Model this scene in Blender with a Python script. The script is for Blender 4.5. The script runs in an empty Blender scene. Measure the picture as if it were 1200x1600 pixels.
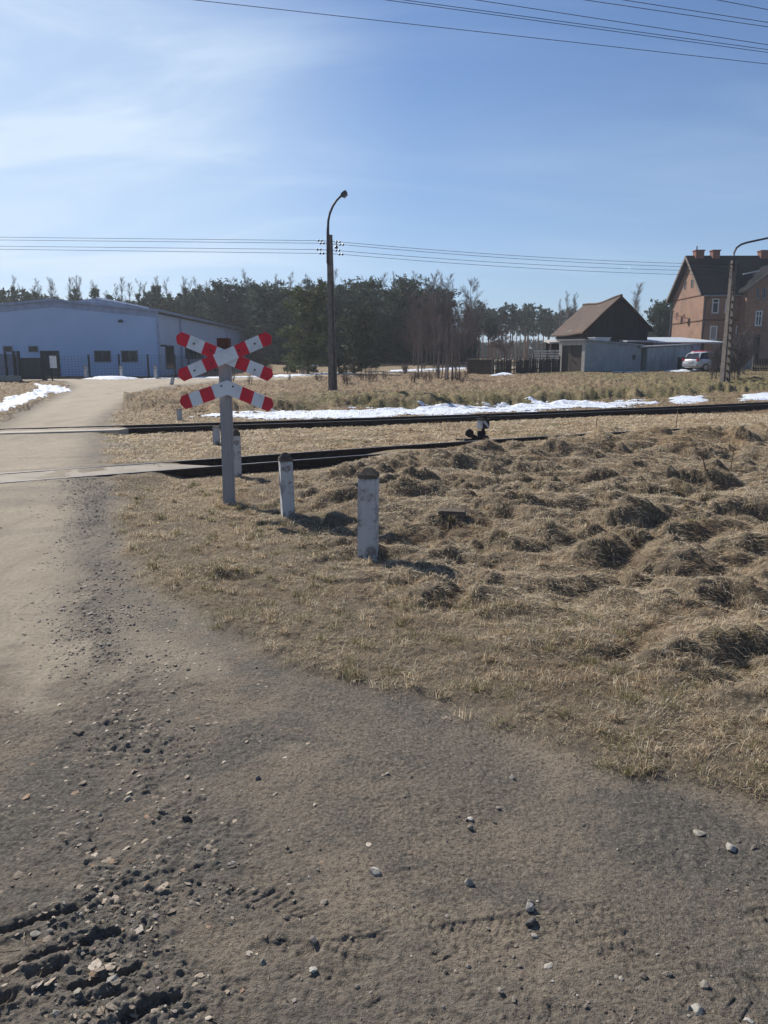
import bpy, math, random
import numpy as np
from mathutils import Vector, Matrix

# ------------------------------------------------------------------ camera, sky, sun, exposure
scene = bpy.context.scene
EYE = 1.65
PITCH = math.atan(240 / 1200)
cam_d = bpy.data.cameras.new("camera"); cam = bpy.data.objects.new("camera", cam_d)
scene.collection.objects.link(cam); scene.camera = cam
cam_d.sensor_fit = 'AUTO'; cam_d.sensor_width = 36; cam_d.lens = 27.0
cam_d.clip_start = 0.05; cam_d.clip_end = 3000
cam.location = (0, 0, EYE); cam.rotation_euler = (math.radians(90) - PITCH, 0, 0)

SUN_EL, SUN_AZ = math.radians(37), math.radians(-41)      # azimuth from +Y, negative = left
sun_dir = Vector((math.sin(SUN_AZ) * math.cos(SUN_EL), math.cos(SUN_AZ) * math.cos(SUN_EL), math.sin(SUN_EL)))
sl = bpy.data.lights.new("sun", 'SUN'); sl.energy = 5.0; sl.angle = math.radians(0.5); sl.color = (1.0, 0.95, 0.87)
so = bpy.data.objects.new("sun", sl); scene.collection.objects.link(so)
so.rotation_euler = (-sun_dir).to_track_quat('-Z', 'Y').to_euler()

world = bpy.data.worlds.new("World"); scene.world = world; world.use_nodes = True
wn, wl = world.node_tree.nodes, world.node_tree.links
wn.clear()
sky = wn.new('ShaderNodeTexSky'); sky.sky_type = 'NISHITA'; sky.sun_disc = False
sky.sun_elevation = SUN_EL; sky.sun_rotation = SUN_AZ
sky.altitude = 100; sky.air_density = 1.0; sky.dust_density = 0.4; sky.ozone_density = 2.0
def wmath(op, a, b=None, c=None, clamp=False):
    n = wn.new('ShaderNodeMath'); n.operation = op; n.use_clamp = clamp
    for i, v in enumerate((a, b, c)):
        if v is None: continue
        if isinstance(v, (int, float)): n.inputs[i].default_value = v
        else: wl.new(v, n.inputs[i])
    return n.outputs[0]
tc = wn.new('ShaderNodeTexCoord')
# cirrus: noise on the direction projected to a high layer, stretched along one axis
sep = wn.new('ShaderNodeSeparateXYZ'); wl.new(tc.outputs['Generated'], sep.inputs[0])
zz = wmath('MAXIMUM', wmath('ADD', sep.outputs[2], 0.18), 0.02)
px = wmath('DIVIDE', sep.outputs[0], zz); py = wmath('DIVIDE', sep.outputs[1], zz)
comb = wn.new('ShaderNodeCombineXYZ'); wl.new(px, comb.inputs[0]); wl.new(py, comb.inputs[1])
mp = wn.new('ShaderNodeMapping'); wl.new(comb.outputs[0], mp.inputs[0])
mp.inputs['Rotation'].default_value = (0, 0, math.radians(-38)); mp.inputs['Scale'].default_value = (0.75, 2.0, 1)
mp.inputs['Location'].default_value = (1.9, 0.75, 0)
n1 = wn.new('ShaderNodeTexNoise'); n1.inputs['Scale'].default_value = 0.9; n1.inputs['Detail'].default_value = 8
n1.inputs['Roughness'].default_value = 0.56; n1.inputs['Distortion'].default_value = 0.7
wl.new(mp.outputs[0], n1.inputs['Vector'])
cm = wn.new('ShaderNodeMapRange'); cm.interpolation_type = 'SMOOTHSTEP'
wl.new(n1.outputs[0], cm.inputs[0]); cm.inputs[1].default_value = 0.40; cm.inputs[2].default_value = 0.72
# the veil thickens towards the sun's side of the sky
dotn = wn.new('ShaderNodeVectorMath'); dotn.operation = 'DOT_PRODUCT'
wl.new(tc.outputs['Generated'], dotn.inputs[0]); dotn.inputs[1].default_value = Vector((-0.50, 0.85, 0.19)).normalized()
veil = wn.new('ShaderNodeMapRange'); veil.interpolation_type = 'SMOOTHSTEP'
wl.new(dotn.outputs['Value'], veil.inputs[0]); veil.inputs[1].default_value = 0.835; veil.inputs[2].default_value = 1.0
lowz = wn.new('ShaderNodeMapRange'); wl.new(sep.outputs[2], lowz.inputs[0])
lowz.inputs[1].default_value = -0.02; lowz.inputs[2].default_value = 0.10
amt = wmath('MULTIPLY', wmath('MULTIPLY', cm.outputs[0], wmath('ADD', wmath('MULTIPLY', veil.outputs[0], 0.85), 0.26)), lowz.outputs[0])
lowv = wn.new('ShaderNodeMapRange'); wl.new(sep.outputs[2], lowv.inputs[0]); lowv.inputs[1].default_value = 0.42; lowv.inputs[2].default_value = 0.0
lowv.inputs[3].default_value = 0.0; lowv.inputs[4].default_value = 1.0
low_amt = wmath('MULTIPLY', wmath('POWER', lowv.outputs[0], 1.5), 0.55)
amt = wmath('ADD', wmath('MULTIPLY', amt, 0.62), wmath('MULTIPLY', veil.outputs[0], 0.52), None, True)
mixc = wn.new('ShaderNodeMix'); mixc.data_type = 'RGBA'
tint = wn.new('ShaderNodeMix'); tint.data_type = 'RGBA'; tint.blend_type = 'MULTIPLY'; tint.inputs[0].default_value = 1
wl.new(sky.outputs[0], tint.inputs[6]); tint.inputs[7].default_value = (0.62, 0.735, 0.91, 1)
lowmix = wn.new('ShaderNodeMix'); lowmix.data_type = 'RGBA'; wl.new(low_amt, lowmix.inputs[0]); wl.new(tint.outputs[2], lowmix.inputs[6]); lowmix.inputs[7].default_value = (3.9, 5.3, 7.5, 1)
wl.new(amt, mixc.inputs[0]); wl.new(lowmix.outputs[2], mixc.inputs[6]); mixc.inputs[7].default_value = (6.0, 7.3, 8.8, 1)
bg = wn.new('ShaderNodeBackground'); bg.inputs[1].default_value = 0.088
wl.new(mixc.outputs[2], bg.inputs[0])
wo = wn.new('ShaderNodeOutputWorld'); wl.new(bg.outputs[0], wo.inputs[0])

scene.view_settings.view_transform = 'Standard'; scene.view_settings.look = 'None'
scene.view_settings.exposure = 0.36; scene.view_settings.gamma = 1.0
scene.render.engine = 'CYCLES'
scene.cycles.max_bounces = 5; scene.cycles.diffuse_bounces = 2; scene.cycles.glossy_bounces = 2
scene.cycles.transparent_max_bounces = 8; scene.cycles.volume_bounces = 0
scene.cycles.use_denoising = True

R = random.Random(11)
RN = np.random.default_rng(11)
COL = scene.collection

# ------------------------------------------------------------------ helpers
def ray(u, v):
    x = (u - 600) / 1200; y = (800 - v) / 1200
    return x, math.cos(PITCH) + y * math.sin(PITCH), y * math.cos(PITCH) - math.sin(PITCH)
def gnd(u, v, z=0.0):                       # photo point on a level plane
    x, d, k = ray(u, v); t = (z - EYE) / k
    return (x * t, d * t)
def at(u, v, y):                            # photo point at depth y
    x, d, k = ray(u, v); t = y / d
    return Vector((x * t, y, EYE + k * t))
def sst(x, a, b):
    t = np.clip((np.asarray(x, dtype=float) - a) / (b - a), 0, 1); return t * t * (3 - 2 * t)

def _hash(ix, iy, s):
    h = (ix.astype(np.int64) * 374761393 + iy.astype(np.int64) * 668265263 + s * 144664699) & 0xffffffff
    h = ((h ^ (h >> 13)) * 1274126177) & 0xffffffff
    return ((h ^ (h >> 16)) & 0xffff) / 65535.0
def vnoise(x, y, s=0):                      # gradient noise about -1..1
    x = np.asarray(x, float); y = np.asarray(y, float)
    ix = np.floor(x); iy = np.floor(y); fx = x - ix; fy = y - iy
    ux = fx * fx * fx * (fx * (fx * 6 - 15) + 10); uy = fy * fy * fy * (fy * (fy * 6 - 15) + 10)
    def g(a, b):
        t = _hash(ix + a, iy + b, s) * 6.2831853
        return np.cos(t) * (fx - a) + np.sin(t) * (fy - b)
    a = g(0, 0); b = g(1, 0); c = g(0, 1); d = g(1, 1)
    return 1.45 * ((a + ux * (b - a)) * (1 - uy) + (c + ux * (d - c)) * uy)
def fbm(x, y, s=0, o=4, gain=0.5):
    r = 0; a = 1; n = 0
    for i in range(o):
        r = r + a * vnoise(x * 2 ** i + i * 7.3, y * 2 ** i - i * 3.1, s + i); n += a; a *= gain
    return r / n

def tag(o, label=None, cat=None, group=None, kind=None):
    if label: o['label'] = label
    if cat: o['category'] = cat
    if group: o['group'] = group
    if kind: o['kind'] = kind
    return o
def empty(name, loc=(0, 0, 0), rz=0.0):
    o = bpy.data.objects.new(name, None); COL.objects.link(o)
    o.location = loc; o.rotation_euler = (0, 0, rz); o.empty_display_size = 0.2
    return o
def copy_tree(o, parent=None):
    c = o.copy(); COL.objects.link(c)
    if parent is not None: c.parent = parent
    for ch in list(o.children): copy_tree(ch, c)
    return c

def np_mesh(name, V, F=None, tris=None, quads=None, mats=(), smooth=False, attrs=None, parent=None, midx=None):
    """mesh from numpy arrays: quads (n,4) and tris (n,3)"""
    me = bpy.data.meshes.new(name)
    V = np.asarray(V, dtype=np.float32)
    loops = []; tot = []
    if quads is not None and len(quads): loops.append(np.asarray(quads, np.int32).ravel()); tot.append(np.full(len(quads), 4, np.int32))
    if tris is not None and len(tris): loops.append(np.asarray(tris, np.int32).ravel()); tot.append(np.full(len(tris), 3, np.int32))
    loops = np.concatenate(loops); tot = np.concatenate(tot)
    start = np.concatenate(([0], np.cumsum(tot)[:-1])).astype(np.int32)
    me.vertices.add(len(V)); me.vertices.foreach_set('co', V.ravel())
    me.loops.add(len(loops)); me.loops.foreach_set('vertex_index', loops)
    me.polygons.add(len(tot)); me.polygons.foreach_set('loop_start', start)
    me.polygons.foreach_set('loop_total', tot)
    me.polygons.foreach_set('use_smooth', np.full(len(tot), bool(smooth)))
    if midx is not None: me.polygons.foreach_set('material_index', np.asarray(midx, np.int32))
    for m in mats: me.materials.append(m)
    for k, a in (attrs or {}).items():
        at_ = me.attributes.new(k, 'FLOAT_COLOR', 'POINT'); at_.data.foreach_set('color', np.asarray(a, np.float32).ravel())
    me.update(calc_edges=True)
    o = bpy.data.objects.new(name, me); COL.objects.link(o)
    if parent is not None: o.parent = parent
    return o

class MB:
    def __init__(s): s.v = []; s.f = []; s.m = []
    def add(s, vs, fs, mi=0):
        b = len(s.v); s.v += [tuple(v) for v in vs]
        for f in fs: s.f.append([b + i for i in f]); s.m.append(mi)
        return s
    def box(s, c, size, M=None, mi=0, taper=1.0):
        hx, hy, hz = size[0] / 2, size[1] / 2, size[2] / 2
        vs = []
        for dz in (-1, 1):
            k = taper if dz > 0 else 1.0
            for dx, dy in ((-1, -1), (1, -1), (1, 1), (-1, 1)):
                p = Vector((dx * hx * k, dy * hy * k, dz * hz))
                if M is not None: p = M @ p
                vs.append(p + Vector(c))
        return s.add(vs, [(3, 2, 1, 0), (4, 5, 6, 7), (0, 1, 5, 4), (1, 2, 6, 5), (2, 3, 7, 6), (3, 0, 4, 7)], mi)
    def box2(s, a, b, mi=0):                # min / max corners
        a = Vector(a); b = Vector(b)
        return s.box((a + b) / 2, (b - a), None, mi)
    def bar(s, p, q, w, h, mi=0):           # box along p-q
        p = Vector(p); q = Vector(q); d = (q - p); L = d.length; d.normalize()
        up = Vector((0, 0, 1)) if abs(d.z) < 0.95 else Vector((0, 1, 0))
        x = d.cross(up).normalized(); z = x.cross(d)
        M = Matrix((x, d, z)).transposed()
        return s.box((p + q) / 2, (w, L, h), M, mi)
    def tube(s, pts, rad, n=8, mi=0, cap=True):
        pts = [Vector(p) for p in pts]
        if isinstance(rad, (int, float)): rad = [rad] * len(pts)
        b = len(s.v); up = Vector((0.13, 0.21, 0.97))
        for i, p in enumerate(pts):
            d = (pts[min(i + 1, len(pts) - 1)] - pts[max(i - 1, 0)]).normalized()
            x = d.cross(up)
            if x.length < 1e-3: x = d.cross(Vector((1, 0, 0)))
            x.normalize(); y = d.cross(x)
            for k in range(n):
                a = 2 * math.pi * k / n
                s.v.append(tuple(p + (x * math.cos(a) + y * math.sin(a)) * rad[i]))
        for i in range(len(pts) - 1):
            for k in range(n):
                k2 = (k + 1) % n
                s.f.append([b + i * n + k, b + i * n + k2, b + (i + 1) * n + k2, b + (i + 1) * n + k]); s.m.append(mi)
        if cap:
            s.f.append([b + k for k in range(n)][::-1]); s.m.append(mi)
            s.f.append([b + (len(pts) - 1) * n + k for k in range(n)]); s.m.append(mi)
        return s
    def prism(s, poly, vec, mi=0):          # polygon (3-D points) extruded by vec
        n = len(poly); vec = Vector(vec); P = [Vector(p) for p in poly]
        return s.add(P + [p + vec for p in P],
                     [list(range(n))[::-1], list(range(n, 2 * n))] + [(i, (i + 1) % n, n + (i + 1) % n, n + i) for i in range(n)], mi)
    def build(s, name, mats, parent=None, smooth=False, bevel=0.0):
        me = bpy.data.meshes.new(name); me.from_pydata(s.v, [], s.f)
        if not isinstance(mats, (list, tuple)): mats = [mats]
        for m in mats: me.materials.append(m)
        for p, mi in zip(me.polygons, s.m): p.material_index = mi; p.use_smooth = smooth
        me.validate()
        import bmesh as _b
        bm = _b.new(); bm.from_mesh(me); _b.ops.recalc_face_normals(bm, faces=bm.faces)
        if bevel: _b.ops.bevel(bm, geom=bm.edges[:], offset=bevel, segments=2, affect='EDGES', clamp_overlap=True)
        bm.to_mesh(me); bm.free()
        o = bpy.data.objects.new(name, me); COL.objects.link(o)
        if parent is not None: o.parent = parent
        return o

# ------------------------------------------------------------------ materials
class NT:
    def __init__(s, name):
        s.m = bpy.data.materials.new(name); s.m.use_nodes = True
        s.n = s.m.node_tree.nodes; s.l = s.m.node_tree.links; s.n.clear()
        s.out = s.n.new('ShaderNodeOutputMaterial')
        s.b = s.n.new('ShaderNodeBsdfPrincipled'); s.l.new(s.b.outputs[0], s.out.inputs[0])
        s.b.inputs['Roughness'].default_value = 0.85
        if 'Specular IOR Level' in s.b.inputs: s.b.inputs['Specular IOR Level'].default_value = 0.25
    def set(s, sock, v):
        if isinstance(v, bpy.types.NodeSocket): s.l.new(v, sock)
        else: sock.default_value = v
    def pos(s):
        return s.n.new('ShaderNodeNewGeometry').outputs['Position']
    def obj(s):
        return s.n.new('ShaderNodeTexCoord').outputs['Object']
    def mapping(s, v, scale=(1, 1, 1), rot=(0, 0, 0), loc=(0, 0, 0)):
        m = s.n.new('ShaderNodeMapping'); s.l.new(v, m.inputs[0])
        m.inputs['Scale'].default_value = scale; m.inputs['Rotation'].default_value = rot; m.inputs['Location'].default_value = loc
        return m.outputs[0]
    def noise(s, v, scale, detail=4, rough=0.55, dist=0.0):
        t = s.n.new('ShaderNodeTexNoise'); s.l.new(v, t.inputs['Vector'])
        t.inputs['Scale'].default_value = scale; t.inputs['Detail'].default_value = detail
        t.inputs['Roughness'].default_value = rough; t.inputs['Distortion'].default_value = dist
        return t.outputs[0]
    def voro(s, v, scale, feature='F1', out='Distance'):
        t = s.n.new('ShaderNodeTexVoronoi'); t.feature = feature; s.l.new(v, t.inputs['Vector']); t.inputs['Scale'].default_value = scale
        return t.outputs[out]
    def rng(s, v, a, b, c=0.0, d=1.0):
        t = s.n.new('ShaderNodeMapRange'); t.interpolation_type = 'SMOOTHSTEP'; s.l.new(v, t.inputs[0])
        for i, k in enumerate((a, b, c, d)): t.inputs[1 + i].default_value = k
        return t.outputs[0]
    def math(s, op, a, b=0.0):
        t = s.n.new('ShaderNodeMath'); t.operation = op; s.set(t.inputs[0], a); s.set(t.inputs[1], b); return t.outputs[0]
    def mix(s, f, a, b, blend='MIX'):
        t = s.n.new('ShaderNodeMix'); t.data_type = 'RGBA'; t.blend_type = blend
        s.set(t.inputs[0], f); s.set(t.inputs[6], c4(a)); s.set(t.inputs[7], c4(b)); return t.outputs[2]
    def attr(s, name):
        t = s.n.new('ShaderNodeAttribute'); t.attribute_name = name; return t
    def sepc(s, v):
        t = s.n.new('ShaderNodeSeparateColor'); s.l.new(v, t.inputs[0]); return t.outputs
    def bump(s, h, strength=0.5, dist=0.02, normal=None):
        t = s.n.new('ShaderNodeBump'); t.inputs['Strength'].default_value = strength; t.inputs['Distance'].default_value = dist
        s.l.new(h, t.inputs['Height'])
        if normal is not None: s.l.new(normal, t.inputs['Normal'])
        return t.outputs[0]
    def base(s, v): s.set(s.b.inputs['Base Color'], c4(v)); return s
    def rough(s, v): s.set(s.b.inputs['Roughness'], v); return s
    def metal(s, v): s.set(s.b.inputs['Metallic'], v); return s
    def normal(s, v): s.l.new(v, s.b.inputs['Normal']); return s
def c4(c):
    if isinstance(c, (tuple, list)) and len(c) == 3: return (c[0], c[1], c[2], 1)
    return c
def simple(name, c, c2=None, scale=6, rough=0.8, bump=0.0, bscale=40, metal=0.0, detail=5, stretch=(1, 1, 1), lo=0.35, hi=0.68):
    t = NT(name); v = t.mapping(t.obj(), stretch)
    if c2 is None: c2 = tuple(k * 0.75 for k in c)
    t.base(t.mix(t.rng(t.noise(v, scale, detail, 0.6), lo, hi), c, c2)).rough(rough).metal(metal)
    if bump: t.normal(t.bump(t.noise(v, bscale, 4), 0.6, bump))
    return t.m
M = {}
# ------------------------------------------------------------------ terrain: one height grid, fine near the eye
def v_to_d(v):
    y = (800 - v) / 1200
    return EYE * (math.cos(PITCH) + y * math.sin(PITCH)) / -(y * math.cos(PITCH) - math.sin(PITCH))
near_rows = np.linspace(-10, 1.36, 26)[:-1]
vr = np.arange(1752, 574, -1.15)
mid_rows = np.array([v_to_d(v) for v in vr])
far_rows = mid_rows[-1] * np.array([1.06, 1.14, 1.25, 1.4, 1.6, 1.9, 2.4, 3.2, 4.6])
DR = np.concatenate([near_rows, mid_rows, far_rows])
tu = np.linspace(-0.66, 0.66, 900)
side = 0.66 + np.cumsum(np.linspace(0.0016, 0.016, 90))
TC = np.concatenate([-side[::-1], tu, side])
def rw(d): return np.where(d > 1.0, d + 0.6, 1.6 + (1.0 - d) * 1.6)
NR, NC = len(DR), len(TC)
GX = TC[None, :] * rw(DR)[:, None]
GY = np.repeat(DR[:, None], NC, 1)

def poly_sd(X, Y, P):                       # signed distance, positive inside
    P = np.asarray(P, float); d2 = np.full(X.shape, 1e18); ins = np.zeros(X.shape, bool)
    for i in range(len(P)):
        ax, ay = P[i]; bx, by = P[(i + 1) % len(P)]
        ex, ey = bx - ax, by - ay; L = ex * ex + ey * ey + 1e-12
        t = np.clip(((X - ax) * ex + (Y - ay) * ey) / L, 0, 1)
        d2 = np.minimum(d2, (X - ax - t * ex) ** 2 + (Y - ay - t * ey) ** 2)
        c = ((ay > Y) != (by > Y)) & (X < ex * (Y - ay) / (ey if abs(ey) > 1e-9 else 1e-9) + ax)
        ins ^= c
    d = np.sqrt(d2); return np.where(ins, d, -d)
def line_sd(X, Y, P):                       # distance to a polyline, and arc length there, and signed side
    P = np.asarray(P, float); best = np.full(X.shape, 1e18); S = np.zeros(X.shape); W = np.zeros(X.shape); acc = 0
    for i in range(len(P) - 1):
        ax, ay = P[i]; bx, by = P[i + 1]; ex, ey = bx - ax, by - ay; L = math.hypot(ex, ey)
        t = np.clip(((X - ax) * ex + (Y - ay) * ey) / (L * L), 0, 1)
        d2 = (X - ax - t * ex) ** 2 + (Y - ay - t * ey) ** 2
        m = d2 < best; best = np.where(m, d2, best); S = np.where(m, acc + t * L, S)
        W = np.where(m, ((X - ax) * ey - (Y - ay) * ex) / L, W); acc += L
    return np.sqrt(best), S, W

ROAD = [gnd(*q) for q in [(1200, 1250), (1000, 1215), (850, 1160), (700, 1100), (600, 1078), (500, 1056), (400, 1005), (300, 965), (230, 915), (195, 850), (176, 790), (170, 740), (167, 690), (176, 650), (210, 618)]] + \
       [(-12.6, 44), (-11.0, 52), (-6, 57), (0, 66), (8, 74), (20, 80), (60, 84), (60, 88), (20, 85), (6, 79), (-3, 71), (-9, 62), (-14, 58.5), (-20, 56.6), (-27, 55.8), (-24, 53.6), (-20.5, 50), (-17.6, 43.5)] + \
       [gnd(*q) for q in [(60, 625), (30, 640), (0, 660)]] + [(-8.6, 16), (-8.2, 10), (-9, 4), (-16, -2), (-30, -10), (30, -10), (30, -1), (12, 0.6), (6, 1.7), (3, 2.35)]
def yR2(x): return 13.72 + 0.60 * x - 0.0060 * x * x - 0.0004 * x ** 3
def yF(x): return 19.82 + 0.4415 * x + 0.0058 * x * x
GAUGE = 0.86
xs_ = np.linspace(-30, 40, 141)
def curve_near(x): return np.where(x < 12, yR2(np.minimum(x, 12)), yR2(12) + (x - 12) * 0.30)
def curve_far(x): return np.where(x > 16, yF(16) + (x - 16) * 0.627, np.where(x < -12, yF(-12) + (x + 12) * 0.302, yF(np.clip(x, -12, 16))))
def offset_curve(f, xs, off):               # positive = away from the eye
    y = f(xs); dy = np.gradient(y, xs); n = np.sqrt(1 + dy * dy)
    return np.stack([xs - dy / n * off, y + off / n], 1)
NEAR_C = offset_curve(curve_near, xs_, -GAUGE / 2)     # centre lines
FAR_C = offset_curve(curve_far, xs_, GAUGE / 2)

def terrain(X, Y):
    sd = poly_sd(X, Y, ROAD)
    nz = 0.22 * fbm(X * 1.1, Y * 1.1, 5, 4) * np.clip(Y / 6, 0.5, 2.5) + 0.08 * fbm(X * 5, Y * 5, 9, 3)
    sdn = sd + nz
    dirt = sst(sdn, -0.16, 0.12) if True else 0
    grass = 1 - dirt
    wn_, sn_, _ = line_sd(X, Y, NEAR_C); wf_, sf_, sidef = line_sd(X, Y, FAR_C)
    # broad form
    z = -0.10 * sst(Y, 21, 29) * (1 - sst(Y, 36, 44)) + 0.30 * sst(Y, 38, 64) + 0.62 * sst(Y, 70, 98) + 0.25 * sst(X, 4, 17) * sst(Y, 24, 36)
    z = z + 0.02 * fbm(X * 0.25, Y * 0.25, 3, 3) * np.clip(Y / 10, 0.3, 1.5)
    # field raised to the right of the guide posts, hollow behind it, spoil ridge along the near track
    z += 0.16 * sst(X + (11 - Y) * 0.12, -1.1, 0.1) * sst(Y, 6.3, 8.2) * (1 - sst(Y, 13, 15))
    R1 = curve_near(X) - GAUGE * 1.18
    off = (R1 - Y) * 0.86
    Hr = 0.02 * sst(X, -3, -1.2) + 0.045 * sst(X, -0.6, 1.0) + 0.16 * sst(X, 1.7, 3.8) + 0.15 * sst(X, 4, 10)
    ridge = Hr * np.exp(-((off - 1.15) / 0.75) ** 2) * (1 + 0.25 * fbm(X * 1.3, Y * 1.3, 31, 3))
    z += ridge * (Y < 30)
    z -= 0.16 * np.exp(-(((X - 6.0) / 3.0) ** 2 + ((Y - 10.8) / 2.0) ** 2))
    # earth heap beside the road beyond the tracks, bank behind the far track
    z += 0.50 * np.exp(-(((X + 9.2) / 3.4) ** 2 + ((Y - 30.5) / 6) ** 2)) * sst(grass, 0.3, 1) * (1 + 0.5 * fbm(X * .7, Y * .7, 17, 4))
    offf = (Y - curve_far(X)) * 0.9
    wob_ = 1.5 * fbm(X * .55, Y * .55, 19, 4, .6)
    bank = (0.10 * sst(offf, 1.5, 7.0) + 0.34 * sst(offf + wob_, 6.2 - .8 * sst(-X, -1, 5), 7.2 - .8 * sst(-X, -1, 5))) * (1 - 0.7 * sst(Y, 32, 42)) * sst(X, -8, -3)
    z += bank
    # track beds, road ramps up to the rails
    tr = np.minimum(wn_, wf_)
    lev = np.maximum((1 - sst(X, -3.3, -2.75)) * (Y < 14), (1 - sst(X, -6.3, -5.7)) * (Y >= 14)) * grass * (Y < 25)
    z -= 0.045 * (1 - sst(tr, 0.55, 1.1)) * grass * (1 - lev)
    z += 0.080 * lev * (1 - sst(tr, 0.5, 1.7))
    z += 0.088 * dirt * (1 - sst(tr, 0.5, 2.0))
    # hummocky grass
    fld = grass * sst(-sd, 0.5, 1.9)
    nearf = fld * (1 - sst(Y, 17, 21)) * sst(tr, 0.8, 1.6)
    rightf = sst(X + Y * 0.10, -0.6, 1.0) * (1 - 0.65 * sst(off, 1.4, 0.4) * (Y < 22))
    nearf = nearf * (.30 + 1.0 * sst(fbm(X * .55, Y * .7, 48, 3), -.38, .30))
    wx = X + .42 * fbm(X * 1.1, Y * 1.1, 141, 4, .6); wy = Y + .30 * fbm(X * 1.1, Y * 1.1, 151, 3)
    b = 2.1 * np.abs(fbm(wx * 1.05, wy * 1.5, 41, 2, .4)) ** .8 - .55 + .35 * fbm(wx * 1.7, wy * 2.0, 42, 3)
    z += nearf * (0.035 + 0.125 * rightf) * b
    rg = 1 - np.abs(fbm(X * 1.25, Y * 1.7, 45, 3)) * 2.2
    b3 = np.abs(fbm(wx * 3.1, wy * 4.0, 46, 2, .5))
    z += nearf * (0.35 + 0.65 * rightf) * (.105 * b3 ** .75 - .03)
    c6 = fbm(X * 4.6, Y * 5.2, 43, 3)
    z += nearf * (0.022 + 0.022 * rightf) * np.sign(c6) * np.abs(c6) ** .8 + grass * (1 - fld) * (Y < 17) * (0.014 * c6 + 0.020 * np.abs(fbm(X * 9, Y * 9, 47, 3, .6)))
    farf = grass * sst(Y, 21, 24) * (1 - sst(Y, 60, 90))
    z += farf * (0.26 * fbm(X * 0.6, Y * 0.5, 51, 4, 0.65) + 0.34 * np.abs(fbm(X * .9, Y * .8, 57, 4, .6)) - .10) * (1 - .6 * sst(Y, 48, 60)) * (1 - .85 * (1 - sst(offf, 4.2, 6.5)) * (Y < 36))
    z += grass * sst(Y, 33, 37) * (1 - sst(Y, 46, 52)) * .30 * np.abs(fbm(X * 1.3, Y * 1.1, 58, 4, .6))
    z += grass * (Y < 21) * (wf_ > 1.0) * (off < -1.2) * 0.03 * fbm(X * 1.5, Y * 1.5, 59, 3)
    z += 0.035 * sst(-sdn, -0.02, 0.10) * (Y < 9) * (0.5 + 0.8 * np.abs(fbm(X * 2.1, Y * 2.1, 69, 3)))
    # dirt: worn wheel paths and roughness
    z += dirt * 0.012 * fbm(X * 1.2, Y * 0.8, 61, 3) + dirt * 0.005 * fbm(X * 4.5, Y * 4.5, 67, 3)
    dg, sg_, _ = line_sd(X, Y, [gnd(*q_) for q_ in [(152, 770), (143, 850), (140, 920), (152, 1000), (185, 1100), (205, 1200), (205, 1300), (170, 1400), (140, 1500), (160, 1640)]])
    grav = .9 * dirt * np.exp(-((dg + 0.10 * fbm(X * 2.2, Y * 2.2, 71, 4)) / (.17 + .06 * (Y < 4))) ** 2) * (1 - sst(Y, 9.5, 11.0)) * sst(fbm(X * 1.6, Y * 1.1, 70, 3), -.45, -.05)
    bl = (1.0 * np.exp(-(((X + 0.62) / 0.34) ** 2 + ((Y - 1.9) / 0.6) ** 2)) + .35 * np.exp(-(((X + 0.85) / 0.4) ** 2 + ((Y - 3.0) / 0.8) ** 2))) * sst(fbm(X * 3, Y * 3, 72, 4), -.4, .15)
    br = 0.55 * np.exp(-(((X - 0.25) / 0.5) ** 2 + ((Y - 1.6) / 0.25) ** 2)) + 0.4 * np.exp(-(((X - 0.95) / 0.35) ** 2 + ((Y - 2.35) / 0.3) ** 2))
    grav = np.clip(grav + dirt * np.clip(bl + br, 0, 1), 0, 1)
    clod = fbm(X * 22, Y * 22, 73, 3, 0.6)
    z += grav * (1.2 + .12 * np.clip(Y, 0, 10)) * (0.013 * np.abs(clod) + 0.020 * np.maximum(fbm(X * 9, Y * 9, 77, 3) - .05, 0) + .012 * np.abs(fbm(X * 15, Y * 15, 78, 3))) * (Y < 14)
    cp = sst(fbm(X * 1.7, Y * 1.7, 74, 4, .6), .05, .30) * (Y < 6)
    z += dirt * cp * (.010 * np.abs(fbm(X * 19, Y * 19, 75, 3, .6)) + .010 * np.maximum(fbm(X * 8, Y * 8, 76, 3), 0))
    z += dirt * (Y < 8) * (0.0030 * fbm(X * 34, Y * 34, 79, 2) + .004 * np.abs(fbm(X * 12, Y * 9, 80, 3)))
    return z, dirt, grav, sd, tr, fld, rightf

Z, DIRT, GRAV, SD, TRK, FLD, RGT = terrain(GX, GY)

def stamp(cx, cy, rx, ry, h, ang=0.0, pw=2.0, lift=0):
    i0 = np.searchsorted(DR, cy - 2.2 * max(rx, ry)); i1 = np.searchsorted(DR, cy + 2.2 * max(rx, ry))
    if i1 <= i0: return
    X = GX[i0:i1] - cx; Y = GY[i0:i1] - cy; c, s = math.cos(ang), math.sin(ang)
    wx = .35 * rx * fbm((X + cx) * 3.1, (Y + cy) * 3.1, 171, 3); wy = .45 * ry * fbm((X + cx) * 3.1, (Y + cy) * 3.1, 181, 3)
    r = np.sqrt((((X + wx * 2) * c + (Y + wy * 2) * s) / rx) ** 2 + ((-(X + wx * 2) * s + (Y + wy * 2) * c) / ry) ** 2)
    Z[i0:i1] += h * np.exp(-r ** pw)
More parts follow.
